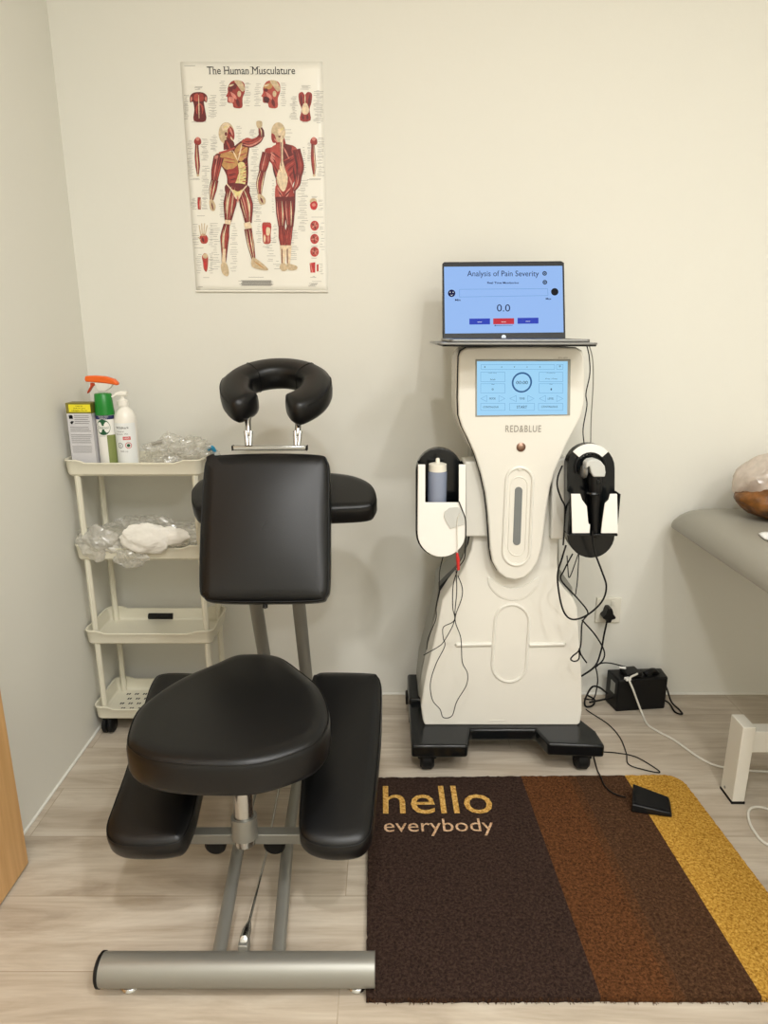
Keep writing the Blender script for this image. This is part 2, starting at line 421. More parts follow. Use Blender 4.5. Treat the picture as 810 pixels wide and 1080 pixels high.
class Ink:
    def __init__(s): s.b = BM(); s.l = 1
    def poly(s, pts, c, layer=None, sm=True):
        s.l += .12; l = s.l
        P = [(p.x, p.y) for p in catmull([V((a, q, 0)) for a, q in pts], True, 3)] if sm else pts
        f = s.b.faces.new([s.b.verts.new(pz(a, q, l)) for a, q in P]); f.material_index = PK.index(c)
    def limb(s, pts, ws, c):
        P = catmull([V((a, q, 0)) for a, q in pts], False, 4); m = len(P); L, R = [], []
        for i, p in enumerate(P):
            t = (P[min(i+1, m-1)]-P[max(i-1, 0)]).normalized(); u = i/(m-1)*(len(ws)-1); k = min(int(u), len(ws)-2)
            w = ws[k]*(1-(u-k))+ws[k+1]*(u-k); L.append((p.x-t.y*w/2, p.y+t.x*w/2)); R.append((p.x+t.y*w/2, p.y-t.x*w/2))
        s.poly(L+R[::-1], c, sm=False)
    def spin(s, x0, y0, x1, y1, w, c):   # a spindle shaped muscle
        s.limb([(x0, y0), ((x0+x1)/2, (y0+y1)/2), (x1, y1)], [1, w, w*.9, 1.5], c)
    def ell(s, cx, cy, rx, ry, c):
        s.poly([(cx+rx*math.cos(t*PI/6), cy+ry*math.sin(t*PI/6)) for t in range(12)], c)
    def fibres(s, pts, ws, n, cs):
        P = [V((a, q, 0)) for a, q in pts]
        for i in range(n):
            k = (i+.5)/n-.5
            out = []
            for j, p in enumerate(P):
                t = (P[min(j+1, len(P)-1)]-P[max(j-1, 0)]).normalized(); w = ws[min(j, len(ws)-1)]
                out.append((p.x-t.y*w*k, p.y+t.x*w*k))
            s.limb(out, [1]+[max(2, ws[min(j, len(ws)-1)]/n*.8) for j in range(1, len(P)-1)]+[1], cs[i % len(cs)])
    def done(s, name): return obj(name, s.b, PM, poster, smooth=False)
# front figure
k = Ink()
k.limb([(240,380),(245,430)], [36,44], 'dk')
k.ell(235,362,33,46,'skin'); k.poly([(245,330),(266,350),(268,385),(250,405),(236,392),(240,360)], 'red'); k.poly([(215,330),(235,318),(252,325),(240,345),(220,350)], 'pale'); k.ell(233,365,5,8,'dk'); k.poly([(228,392),(262,392),(268,425),(232,430)], 'dk')
k.spin(236,395,252,432,8,'red2')
k.poly([(186,455),(212,442),(250,430),(290,400),(322,384),(332,420),(326,470),(328,525),(322,588),(302,614),(282,642),(262,618),(240,582),(236,542),(214,500),(190,480)], 'dk')
k.poly([(212,448),(255,440),(285,480),(270,508),(235,515),(212,488)], 'tan'); k.poly([(270,432),(300,402),(324,402),(322,450),(300,480),(280,470)], 'tan')
for i in range(5): k.spin(216+i*3,455+i*9,272,470+i*6,5,'red2' if i % 2 else 'tan')
for i in range(5): k.spin(280,440+i*7,322,402+i*14,5,'red2' if i % 2 else 'tan')
k.poly([(284,490),(308,485),(318,520),(312,590),(284,628),(266,606),(272,560),(288,530)], 'cream')
for i in range(4): k.spin(280,512+i*24,312,508+i*24,3,'tan')
k.spin(292,490,288,622,4,'pale')
k.poly([(238,520),(262,512),(284,500),(284,540),(268,580),(250,585)], 'red'); k.spin(262,435,284,480,6,'pale'); k.spin(284,478,302,404,6,'pale'); k.spin(190,448,262,436,5,'pale')
for i in range(6): k.spin(240+i*3,530+i*10,276,524+i*10,4,'dk2' if i % 2 else 'red2')

k.limb([(302,402),(335,405),(368,392),(384,370)], [30,36,30,22], 'dk'); k.fibres([(302,400),(335,404),(370,388),(384,372)], [24,30,24,14], 3, ['red','red2','pink'])
k.limb([(384,378),(382,355),(376,335)], [24,24,14], 'dk'); k.fibres([(384,376),(382,352),(376,338)], [18,18,10], 3, ['red','pale','dk2'])
k.poly([(362,312),(384,312),(386,330),(378,342),(364,336)], 'skin')
k.limb([(203,462),(190,520),(184,570)], [44,38,26], 'dk'); k.fibres([(203,460),(192,515),(184,568)], [38,34,20], 4, ['red2','red','pink','red'])
k.limb([(186,560),(178,600),(172,648)], [32,32,14], 'dk'); k.fibres([(186,562),(178,600),(172,644)], [26,28,10], 4, ['red','pale','red2','pale'])
k.poly([(164,644),(178,644),(190,668),(184,690),(168,684),(163,662)], 'skin'); k.spin(172,655,180,686,6,'dk')
k.poly([(236,575),(324,580),(330,620),(296,640),(282,628),(270,640),(234,620)], 'dk'); k.limb([(262,590),(250,660),(242,735)], [50,56,28], 'dk'); k.fibres([(264,588),(250,660),(242,728)], [40,46,20], 5, ['red','pink','red2','pale','red'])
k.limb([(242,728),(240,752)], [26,24], 'pale')
k.limb([(236,745),(228,800),(226,870),(224,912)], [26,38,24,18], 'dk'); k.fibres([(238,748),(228,800),(226,860),(225,900)], [22,34,18,10], 4, ['red','red2','pale','red'])
k.limb([(226,850),(224,905),(228,945)], [12,16,26], 'pale'); k.poly([(212,915),(236,912),(246,950),(238,966),(218,952)], 'skin')
k.limb([(300,590),(320,665),(328,742)], [50,56,28], 'dk'); k.fibres([(300,598),(322,664),(328,738)], [38,46,20], 5, ['red','pale','red2','pink','red'])
k.limb([(322,738),(330,770)], [28,30], 'pale')
k.limb([(326,765),(338,830),(350,895)], [32,30,16], 'dk'); k.fibres([(328,768),(338,830),(350,890)], [26,26,12], 4, ['red2','pale','red','pale'])
k.poly([(344,888),(362,892),(404,926),(410,940),(380,938),(342,924)], 'skin'); k.spin(350,900,396,934,6,'tan')
for i in range(9):
    k.spin(300+random.random()*16,470+i*12,322,462+i*13,4,('pink','dk2','red2')[i % 3])
k.spin(248,336,262,372,9,'pink'); k.spin(252,376,264,396,6,'pale'); k.spin(222,340,240,330,7,'cream'); k.ell(250,362,4,4,'dk2'); k.spin(232,382,248,386,4,'dk2')
k.limb([(204,446),(240,436),(270,424)], [8,10,6], 'red2'); k.limb([(300,400),(322,388),(340,390)], [10,14,8], 'red2'); k.spin(186,470,200,455,14,'pink')
k.poly([(262,600),(284,608),(306,598),(298,620),(284,646),(270,622)], 'cream'); k.limb([(236,576),(258,602),(282,640),(302,606),(322,582)], [5,6,7,6,5], 'pale'); k.spin(282,625,284,655,8,'pink')
for x0,y0,x1,y1 in ((240,612,232,700),(262,620,256,710),(318,612,332,700),(296,640,316,720),(222,770,216,850),(344,780,352,860)): k.spin(x0,y0,x1,y1,4,'skin')
k.done('muscle_figure')
# back figure
k = Ink()
k.limb([(462,380),(466,420)], [34,46], 'red')
k.ell(454,358,30,42,'skin'); k.poly([(426,362),(440,372),(446,400),(432,402),(425,385)], 'red'); k.poly([(452,345),(480,345),(478,368),(456,370)], 'pale'); k.spin(452,376,474,378,8,'dk')
k.poly([(398,430),(430,420),(462,404),(490,408),(526,420),(546,462),(534,540),(512,588),(520,640),(482,664),(442,652),(446,592),(440,540),(426,490),(404,470)], 'red')
k.poly([(420,428),(462,410),(464,500),(440,470)], 'red2'); k.poly([(474,410),(520,428),(500,480),(470,505)], 'dk')
k.poly([(424,440),(438,450),(436,484),(420,470)], 'pink'); k.spin(512,418,538,462,26,'red2')
for i in range(6): k.spin(424+i*3,440+i*14,466,470+i*22,6,'red2' if i % 2 else 'dk')
for i in range(6): k.spin(530-i*2,450+i*14,474,480+i*20,6,'dk' if i % 2 else 'red2')
k.poly([(462,380),(474,384),(474,480),(494,548),(484,600),(468,604),(446,556),(464,480)], 'pale'); k.limb([(466,400),(467,500)], [3,3], 'dk')
for x0,y0,x1,y1,w_,c_ in ((400,446,414,470,14,'pink'),(440,470,462,520,8,'red2'),(480,500,506,560,8,'red2'),(430,500,446,560,7,'dk2'),(516,500,524,560,6,'dk2'),(436,384,452,402,7,'pink'),(462,350,476,340,8,'cream'),(476,420,500,470,6,'pink')): k.spin(x0,y0,x1,y1,w_,c_)
k.spin(446,548,464,602,6,'skin'); k.spin(500,545,514,585,8,'pink')
k.poly([(446,580),(466,604),(476,640),(470,666),(444,652),(440,610)], 'red2'); k.poly([(488,600),(510,580),(520,620),(514,654),(482,664),(476,636)], 'red')
for i in range(4): k.spin(450+i*4,590+i*14,470,622+i*10,6,'dk' if i % 2 else 'pink')
for i in range(4): k.spin(508-i*4,590+i*12,482,620+i*10,6,'dk' if i % 2 else 'pink')
k.limb([(406,444),(392,500),(386,530)], [40,38,26], 'dk'); k.fibres([(408,442),(394,495),(386,528)], [34,32,20], 4, ['red','red2','pink','red'])
k.limb([(388,520),(376,575),(376,628)], [30,32,14], 'dk'); k.fibres([(388,522),(376,575),(376,626)], [24,28,12], 4, ['pale','red','red2','pale'])
k.poly([(368,620),(384,622),(400,640),(398,660),(378,662),(368,640)], 'skin'); k.spin(378,632,390,658,8,'dk')
k.limb([(530,430),(546,500),(540,545)], [34,34,26], 'dk'); k.fibres([(530,432),(544,495),(540,540)], [28,30,20], 4, ['red','red2','red','dk2'])
k.limb([(540,535),(534,575),(518,605)], [30,26,14], 'dk'); k.fibres([(540,536),(534,575),(520,602)], [24,20,10], 3, ['red','pink','red2'])
for xa, xb, xc in ((462,466,474),(500,502,497)):
    k.limb([(xa,630),(xb,700),(xb+2,756)], [42,42,28], 'dk'); k.fibres([(xa,648),(xb,700),(xb+2,756)], [34,34,20], 5, ['red','pale','red2','red','pink'])
    k.limb([(xb+2,752),(xc-2,800),(xc,860)], [26,34,16], 'dk'); k.fibres([(xb+2,754),(xc-2,800),(xc,856)], [22,30,12], 4, ['red2','red','red2','red'])
    k.limb([(xc,835),(xc,880),(xc,920)], [26,20,12], 'pale'); k.limb([(xc-5,850),(xc-4,912)], [4,4], 'dk')
k.limb([(524,600),(520,690),(510,760)], [6,9,5], 'dk')
k.poly([(466,912),(484,912),(492,936),(474,944),(460,930)], 'skin'); k.poly([(490,912),(508,914),(534,924),(528,938),(496,938)], 'skin')
k.done('muscle_figure')
def small(fn):
    k = Ink(); fn(k); k.done('anatomy_illustration')
def torso1(k):
    k.poly([(82,205),(100,190),(135,190),(154,206),(152,232),(140,228),(145,262),(148,310),(98,310),(100,262),(94,230),(82,232)], 'dk')
    k.poly([(100,200),(116,196),(116,226),(98,222)], 'red2'); k.poly([(120,196),(138,200),(138,224),(120,226)], 'red'); k.ell(122,262,16,26,'red2'); k.ell(122,270,10,28,'dk'); k.spin(118,200,120,300,4,'pale'); k.spin(88,206,86,230,8,'pink'); k.spin(148,206,149,230,8,'pink')
def head(cx):
    def g(k):
        k.poly([(cx-34,170),(cx-20,145),(cx+8,138),(cx+34,150),(cx+38,185),(cx+28,215),(cx+26,254),(cx-8,254),(cx-14,236),(cx-34,232),(cx-36,210),(cx-42,206),(cx-34,190)], 'red' if cx < 350 else 'red2'); k.poly([(cx-30,160),(cx-8,150),(cx+6,160),(cx-4,176),(cx-28,172)], 'tan' if cx > 350 else 'dk')
        k.poly([(cx-6,140),(cx+22,142),(cx+38,175),(cx+26,186),(cx+6,160)], 'skin'); k.ell(cx-22,180,9,7,'dk'); k.poly([(cx-30,208),(cx-8,214),(cx-12,234),(cx-30,228)], 'dk2' if cx > 350 else 'pink')
        k.spin(cx-22,188,cx+6,222,14,'pink'); k.ell(cx+14,196,8,13,'skin'); k.spin(cx+4,216,cx+14,252,14,'dk'); k.spin(cx-8,222,cx+2,252,8,'red2'); k.spin(cx-30,164,cx-8,156,8,'pale')
    return g
def torso2(k):
    k.poly([(540,196),(556,188),(566,200),(578,188),(596,196),(594,232),(586,262),(590,308),(546,308),(552,262),(542,230)], 'red')
    k.spin(548,196,556,260,10,'dk'); k.spin(588,196,580,260,10,'dk'); k.poly([(560,238),(576,238),(584,270),(568,284),(552,270)], 'pale'); k.spin(556,284,560,306,10,'dk'); k.spin(578,284,576,306,10,'dk'); k.spin(567,196,567,240,5,'pale')
def arm(x, f):
    def g(k):
        k.poly([(x-12,390),(x,378),(x+14,386),(x+16,406),(x,414),(x-12,404)], 'red'); k.ell(x+2,386,8,8,'pink')
        k.limb([(x-2,408),(x-1,460),(x+2,500),(x+3,540)], [14,20,20,8], 'dk'); k.fibres([(x-2,410),(x-1,460),(x+2,500),(x+3,536)], [12,16,16,6], 3, ['red','pale','red2'] if f else ['pale','red2','red']); k.ell(x+3,540,6,5,'skin')
    return g
def bits1(k):
    k.limb([(120,632),(121,655),(121,684)], [12,16,12], 'red'); k.spin(118,636,119,680,6,'hot'); k.spin(125,640,124,680,4,'pale')
def hand(k):
    k.poly([(122,800),(134,786),(148,790),(158,806),(152,826),(130,826)], 'red2'); k.spin(132,800,140,822,10,'dk'); k.spin(150,798,146,822,8,'hot')
    for a, c in ((120,750),(131,742),(143,742),(154,750)): k.limb([(136+(a-137)*.5,795),(a,c)], [4,4], 'skin')
    k.limb([(126,812),(116,800)], [4,4], 'skin')
def foot(k):
    k.poly([(132,884),(142,868),(156,876),(158,910),(152,946),(140,936),(136,906)], 'red2'); k.ell(146,880,10,11,'skin'); k.spin(143,892,149,940,10,'hot')
def knee(k):
    k.poly([(386,744),(402,738),(424,744),(422,790),(420,826),(392,826),(388,790)], 'red2'); k.poly([(388,752),(420,752),(418,778),(400,790),(390,776)], 'hot'); k.poly([(404,760),(420,764),(416,792),(404,790)], 'pale'); k.spin(396,790,396,824,10,'pale'); k.spin(412,792,412,824,10,'pink')
def eye(k):
    k.ell(602,650,15,14,'skin'); k.poly([(588,660),(608,648),(620,662),(612,684),(594,682)], 'hot'); k.ell(604,664,8,7,'pink')
def disc(cy, a):
    def g(k):
        k.ell(607,cy,18,21,'hot'); k.ell(607,cy,14,16,'red2')
        for i in range(5):
            t = a+i*1.25; k.spin(607,cy,607+15*math.cos(t),cy+17*math.sin(t),5,'dk' if i % 2 else 'pink')
    return g
def blocks(k):
    k.poly([(586,910),(610,906),(610,950),(590,950)], 'hot', sm=False); k.limb([(590,910),(598,948)], [4,4], 'pink'); k.poly([(616,916),(624,914),(624,944),(616,946)], 'hot', sm=False)
for g in (torso1, head(275), head(424), torso2, arm(112, 1), arm(602, 0), bits1, hand, foot, knee, eye, disc(752, 0), disc(808, .5), disc(862, 1), blocks): small(g)
# title with little serifs, fine captions
b = BM()
t0, t1 = atY(180+155/4, 50+113/4, PY-.0014), atY(180+525/4, 50+113/4, PY-.0014)
hh = (atY(219, 50+81/4, PY)-atY(219, 50+113/4, PY)).z
text_into(b, 'The Human Musculature', t0, X, Z, w=t1.x-t0.x, h=hh, bold=.0)
# serifs under stems (positions along the width)
wd = t1.x-t0.x
for s in (.028, .072, .101, .195, .236, .262, .298, .32, .342, .398, .43, .458, .502, .56, .60, .64, .712, .80, .87, .925):
    x = t0.x+wd*s; box(b, x-.0026, x+.0026, PY-.0015, PY-.0013, t0.z, t0.z+.0009)
for s in (.006, .05, .195, .236, .502, .585):
    x = t0.x+wd*s; box(b, x-.003, x+.003, PY-.0015, PY-.0013, t0.z+hh-.001, t0.z+hh)
obj('title_lettering', b, 'text', poster, smooth=False)
def lines(x0, x1, y0, y1, n, jit=.35, th=.9):
    b = BM()
    n = max(1, int(n*1.35))
    for i in range(n):
        y = y0+(y1-y0)*(i+random.random()*.5)/n; a = x0+(x1-x0)*random.random()*jit; c = x1-(x1-x0)*random.random()*jit
        f = b.faces.new([b.verts.new(pz(q, w, .6)) for q, w in ((a, y), (c, y), (c, y+th*1.3), (a, y+th*1.3))])
    obj('caption_block', b, 'textg', poster, smooth=False, kind='stuff')
for a in [(55,78,200,305,14),(158,200,200,300,12),(205,236,140,250,12),(305,340,145,250,10),(350,382,150,250,10),(462,490,150,250,9),(500,538,205,305,14),(600,645,180,320,20),(98,140,165,180,3),(545,590,160,180,3),(88,158,314,319,1),(545,590,314,319,1),
          (70,98,390,545,18),(124,160,385,480,12),(575,592,400,480,10),(615,650,380,545,18),(80,135,552,560,2),(575,640,552,560,2),(165,200,370,440,9),(130,166,500,640,15),(275,300,330,400,6),(330,362,345,380,5),(335,375,420,560,14),(330,370,570,700,14),
          (200,232,600,720,12),(166,210,740,940,16),(250,285,740,950,16),(350,385,640,740,9),(425,440,560,700,10),(535,580,560,780,22),(400,445,800,910,8),(490,540,770,900,12),(552,572,420,540,10),(85,112,635,685,7),(128,158,635,685,7),(95,150,710,716,1),(90,120,745,835,8),(160,182,745,835,9),(100,150,843,849,1),
          (105,135,870,955,8),(160,182,870,955,9),(120,175,968,974,1),(590,625,628,636,2),(622,648,640,690,5),(590,645,715,719,1),(628,650,740,860,8),(585,622,780,784,1),(585,622,836,840,1),(585,622,888,892,1),(624,648,910,960,5),(585,620,964,972,2),(380,432,838,846,2),(328,400,968,973,1),
          (285,440,982,1006,9),(582,650,984,990,1),(580,625,994,1010,4),(114,142,1008,1011,1),(45,104,76,81,1),(360,384,745,825,8),(428,450,745,825,8),(482,515,345,400,3),(430,470,900,940,3)]:
    lines(*a, jit=.12 if a[0] in (285,) else .4)

# ================================================================== DOORMAT
mz = .013
mTL, mTR, mBR, mBL = atZ(389, 820, mz), atZ(716, 817, mz), atZ(893, 1051, mz), atZ(386, 1052, mz)
mat_o = thing('doormat', ((mTL+mBR)/2*1.0)*1.0-V((0, 0, mz)), 'dark brown doormat with rust and gold stripes reading hello everybody', 'doormat')
def mp(u, v): return (mTL*(1-u)+mTR*u)*(1-v)+(mBL*(1-u)+mBR*u)*v
def inv_u(px, py):
    w = atZ(px, py, mz); lo, hi = 0, 1
    v = (w.y-mTL.y)/(mBL.y-mTL.y)
    a, c = mTL*(1-v)+mBL*v, mTR*(1-v)+mBR*v
    return (w.x-a.x)/(c.x-a.x)
U1 = (inv_u(553,820)+inv_u(617,1018))/2; U2 = (inv_u(608,826)+inv_u(686,994))/2; U3 = (inv_u(661,819)+inv_u(799,1048))/2
b = BM(); us = []
UM = .012
for a, c, n in ((0, U1, 60), (U1, U2-UM, 12), (U2-UM, U2+UM, 3), (U2+UM, U3, 14), (U3, 1, 26)): us += [a+(c-a)*i/n for i in range(n)]
us.append(1); NV = 90; g = []
for j in range(NV+1):
    row = []
    for i, u in enumerate(us):
        v = j/NV; p = mp(u, v)
        eu, ev = min(u, 1-u), min(v, 1-v)
        # rounded corners and frayed edges
        jx = .0022*noise.noise(V((p.x*160, p.y*160, 3))); 
        if i in (0, len(us)-1): p.x += jx
        if j in (0, NV): p.y += .0030*noise.noise(V((p.x*170, 7, p.y*20)))
        R = .045
        du, dv = eu*.85, ev*.64
        if du < R and dv < R and (u > .5):
            q = V((R-du, R-dv)); 
            if q.length > R:
                q2 = q*(R/q.length); sx = -1 if u > .5 else 1; sy = -1 if v < .5 else 1
                p.x += sx*(q.x-q2.x); p.y += sy*(q.y-q2.y)
        p.z = mz+.0008*noise.noise(V((p.x*90, p.y*90, 0)))
        row.append(b.verts.new(p))
    g.append(row)
def band(u): return 0 if u < U1-1e-6 else 1 if u < U2-UM-1e-6 else 4 if u < U2+UM-1e-6 else 2 if u < U3-1e-6 else 3
for j in range(NV):
    for i in range(len(us)-1): b.faces.new((g[j][i], g[j][i+1], g[j+1][i+1], g[j+1][i])).material_index = band(us[i])
bd = [e for e in b.edges if len(e.link_faces) == 1]
r = bmesh.ops.extrude_edge_only(b, edges=bd)
for v in [x for x in r['geom'] if isinstance(x, bmesh.types.BMVert)]: v.co.z = .0005
bmesh.ops.holes_fill(b, edges=[e for e in b.edges if len(e.link_faces) == 1])
obj('mat_pile', b, ['c_dark', 'c_rust', 'c_brown', 'c_gold', 'c_mid'], mat_o, angle=60)
b = BM()
for i in range(420):
    u = random.random(); p = mp(u, 1); p.z = .001+random.random()*.011
    q = p+V((random.uniform(-.004,.004), -random.uniform(.002,.006), random.uniform(-.003,.001))); q.z = max(.0008, q.z)
    tube(b, [p+V((0, .003, 0)), q], .0006, 3)
obj('edge_fibres', b, 'c_mid', mat_o, kind='stuff')
def mat_text(s, pa, pb, ptop, m, name, bold):
    A, B, T = atZ(*pa, mz+.0024), atZ(*pb, mz+.0024), atZ(*ptop, mz+.0024)
    ua = (B-A).normalized(); d = T-A; ub = V((-ua.y, ua.x, 0))
    bb = BM(); text_into(bb, s, A, ua, ub, w=(B-A).length, h=d.dot(ub), bold=bold, thick=.0)
    obj(name, bb, m, mat_o, smooth=False)
mat_text('hello', (404,858.5), (521.5,858), (404,829), 'c_text', 'printed_lettering', .002)
mat_text('everybody', (405,882), (523,881), (405,864), 'c_text2', 'printed_lettering', .0)

# ================================================================== MASSAGE CHAIR
CX = -.268
chair = thing('massage_chair', (CX, 1.4, 0), 'black padded kneeling massage chair on a silver tube frame, facing the back wall', 'massage chair')
def piped(name, bm, seams, parent, r=.0018):
    o = obj(name, bm, 'vinyl', parent, angle=75)
    for s in seams:
        bb = BM(); tube(bb, s, r, 6, closed=True); obj('seam', bb, 'piping', o)
    return o
# seat
ua, ub, un = X, V((0, math.cos(math.radians(2)), math.sin(math.radians(2)))), None
un = ua.cross(ub)
p0 = V((CX, 1.15, .468))
zo = [(103,262),(118,292),(160,314),(230,326),(330,331),(430,328),(520,306),(597,272),(632,222),(628,168),(603,122),(560,86),(515,54),(480,43),(430,41),(385,45),(330,68),(250,102),(180,145),(128,192)]
ol = px_outline([(90+x/2.4545, 670+y/2.4545) for x, y in zo], p0, ua, ub, un, 5)
b = BM(); s1, s2 = pad(b, ol, p0, ua, ub, un, .075, .022, dome=.006, rt=.022)
piped('seat', b, [s1], chair, .0014)
# chest pad
pb, pt = V((0, 1.398, .593)), V((0, 1.563, .905))
ub = (pt-pb).normalized(); un = X.cross(ub); p0 = V((CX, (pb.y+pt.y)/2, (pb.z+pt.z)/2))
ol = px_outline([(222,479),(280,476.5),(335,478),(345,484),(347.5,500),(348,560),(347.5,615),(344,629),(334,634.5),(280,636),(225,635),(213,630),(208.5,618),(209.5,560),(213,500),(216,484)], p0, X, ub, un, 5)
b = BM(); s1, s2 = pad(b, ol, p0, X, ub, un, .055, .02, dome=.014, rt=.02)
piped('chest_pad', b, [s1], chair, .0013)
b = BM(); pbk = [p0-un*.056+X*a+ub*c for a, c in ((-.1, -.13), (.1, -.13), (.1, .13), (-.1, .13))]; prism(b, pbk, -un*.012)
obj('back_board', b, 'blackp', chair, bevel=.003)
b = BM(); lathe(b, [(0, 0), (.006, 0), (.006, .008), (0, .01)], p0-un*.03-ub*.178, 12, frame=(X, un, -ub)); obj('screw', b, 'blackp', chair)
# arm pad
a0, a1 = V((0, 1.60, .758)), V((0, 1.75, .815))
ub = (a1-a0).normalized(); un = X.cross(ub); p0 = V((-.25, 1.675, .7865))
ol = px_outline([(201,522),(203,513),(215,503),(250,497),(300,494),(345,496.5),(372,500),(390,508),(397,519),(396,528),(386,534),(345,536.5),(300,538),(250,538),(212,537),(203,531)], p0, X, ub, un, 5)
b = BM(); s1, s2 = pad(b, ol, p0, X, ub, un, .052, .016, dome=.005, rt=.016)
piped('arm_pad', b, [s1], chair, .0013)
# face cradle: padded horseshoe
un = V((0, -.42, .9075)).normalized(); ub = un.cross(X); p0 = atPl(290.5, 398.5, V((0, 1.66, 1.052)), un)
rx, ry, w, h = .099, .086, .039, .034
rings = []; b = BM(); NS = 56; NC = 20
gR, gL = math.radians(24), math.radians(33)
for i in range(NS+1):
    a = -PI/2+gR+(2*PI-gR-gL)*i/NS
    s = min(i, NS-i)/NS; k = 1 if s > .035 else math.sqrt(max(0, 1-((.035-s)/.035)**2))*.22+.78
    if i in (0, NS): k = .62
    ry2 = ry*(1.24 if math.sin(a) < 0 else 1.0)
    c = p0+X*(rx*math.cos(a))+ub*(ry2*math.sin(a))
    t = (X*(-rx*math.sin(a))+ub*(ry2*math.cos(a))).normalized(); nrm = t.cross(un)
    ww = w*(.92 if math.sin(a) > .2 else 1.0)
    rg = []
    for j in range(NC):
        q = 2*PI*j/NC; cx_, sx_ = math.cos(q), math.sin(q)
        e = .62
        rg.append(b.verts.new(c+nrm*(ww*k*math.copysign(abs(cx_)**e, cx_))+un*(h*k*math.copysign(abs(sx_)**e, sx_)-h)))
    rings.append(rg)
for A, B in zip(rings, rings[1:]):
    for k in range(NC): b.faces.new((A[k], A[(k+1) % NC], B[(k+1) % NC], B[k]))
b.faces.new(rings[0]); b.faces.new(rings[-1])
cradle = obj('face_cradle', b, 'vinyl', chair, angle=80)
for ang in (48, 132):
    a = math.radians(ang); c = p0+X*(rx*math.cos(a))+ub*(ry*math.sin(a)); t = (X*(-rx*math.sin(a))+ub*(ry*math.cos(a))).normalized(); nrm = t.cross(un)
    bb = BM(); tube(bb, [c+nrm*(w*.92*1.01*math.copysign(abs(math.cos(q))**.62, math.cos(q)))+un*(h*1.01*math.copysign(abs(math.sin(q))**.62, math.sin(q))-h) for q in [2*PI*j/24 for j in range(24)]], .0013, 5, closed=True)
    obj('seam', bb, 'piping', cradle)
bb = BM(); pts = []
for i in range(3, NS-2):
    a = -PI/2+gR+(2*PI-gR-gL)*i/NS; ry2 = ry*(1.24 if math.sin(a) < 0 else 1.0); t = (X*(-rx*math.sin(a))+ub*(ry2*math.cos(a))).normalized(); nrm = t.cross(un)
    ww = w*(.92 if math.sin(a) > .2 else 1.0)
    pts.append(p0+X*(rx*math.cos(a))+ub*(ry2*math.sin(a))+nrm*(ww*.93)-un*(h*.36))
tube(bb, pts, .0013, 5); obj('seam', bb, 'piping', cradle)
b = BM(); tube(b, [p0+X*(rx*math.cos(a))+ub*(ry*math.sin(a)*(1.24 if math.sin(a) < 0 else 1.0))-un*(2*h+.004) for a in [math.radians(-25+230*i/30) for i in range(31)]], .006, 10)
obj('cradle_frame', b, 'blackp', chair)
for px in (261.5, 314.5):
    top = atY(px, 445, 1.625); bot = atY(px+(-1 if px > 300 else 1), 470, 1.60)
    b = BM(); m_ = top.lerp(bot, .5)
    tube(b, [top+V((0, .02, .02)), top, m_], .0075, 12)
    tube(b, [m_+V((-.006, 0, .006)), bot+V((-.004, 0, 0))], .0055, 10); tube(b, [m_+V((.006, 0, .006)), bot+V((.003, 0, 0))], .0055, 10)
    lathe(b, [(0, -.008), (.0075, -.008), (.0075, .008), (0, .008)], m_, 16, 'X')
    obj('cradle_hinge', b, 'chrome', chair)
A, B = atY(246, 472.5, 1.60), atY(323, 472.5, 1.60)
b = BM(); box(b, A.x, B.x, 1.594, 1.612, A.z-.0055, A.z+.0055); o = obj('cradle_bar', b, 'chrome', chair, bevel=.002)
b = BM(); box(b, B.x, B.x+.003, 1.593, 1.613, A.z-.006, A.z+.006); obj('end_cap', b, 'rubber', chair, bevel=.001); b = BM(); box(b, A.x-.003, A.x, 1.593, 1.613, A.z-.006, A.z+.006); obj('end_cap', b, 'rubber', chair, bevel=.001)
# knee pads
ub = V((0, math.cos(math.radians(18)), math.sin(math.radians(18)))); un = X.cross(ub); p0 = V((CX, 1.262, .3165))
KR = [(328,716),(334,708.5),(345,706.5),(390,707.5),(399,711),(403,724),(402,772),(397,830),(393.5,866),(389,881),(378,890),(355,893),(333,890),(319,882),(314.5,868),(316,833),(322,770)]
KL = [(160,716),(171.5,708),(200,707.5),(222,711),(228,724),(222,775),(208,840),(202,864),(192,884),(178,890),(150,892),(124,890),(112,882),(110.5,868),(118,846),(133,804),(150,743)]
for K_ in (KL, KR):
    ol = px_outline(K_, p0, X, ub, un, 4)
    b = BM(); s1, s2 = pad(b, ol, p0, X, ub, un, .056, .02, dome=.006, rt=.02)
    piped('knee_pad', b, [s1], chair, .0012)
    cen = sum(ol, V((0, 0)))/len(ol); cc = p0+X*cen.x+ub*cen.y-un*.052
    bb = BM(); tube(bb, [cc-ub*.03, V((cc.x+(.05 if K_ is KL else -.05), 1.192, .165))], .010, 12); obj('pad_bracket', bb, 'steel', chair)
# silver frame
b = BM(); fz, fy, r_ = .0415, .985, .0290
XL, XR = -.516, -.0175
tube(b, [(XL, fy, fz), (XR, fy, fz)], r_, 40); obj('front_foot_tube', b, 'steel', chair, angle=50)
for x0, x1 in ((XL-.008, XL), (XR, XR+.001)):
    b = BM(); lathe(b, [(0, x0), (r_*.9, x0), (r_+.0012, x0+(x1-x0)*.4), (r_+.0012, x1), (0, x1)], (0, fy, fz), 40, 'X'); obj('end_cap', b, 'rubber' if x0 < -.3 else 'steel', chair)
for x in (-.47, -.05):
    b = BM(); lathe(b, [(0, 0), (.016, 0), (.0175, .003), (.016, .006), (.012, .009), (.005, .010), (.005, .018), (0, .018)], (x, fy+.002, .0), 24); obj('levelling_foot', b, 'chrome', chair)
    b = BM(); lathe(b, [(0, 0), (.016, 0), (.0175, .003), (.016, .006), (.012, .009), (.005, .010), (.005, .018), (0, .018)], (x, 1.83, .0), 24); obj('levelling_foot', b, 'chrome', chair)
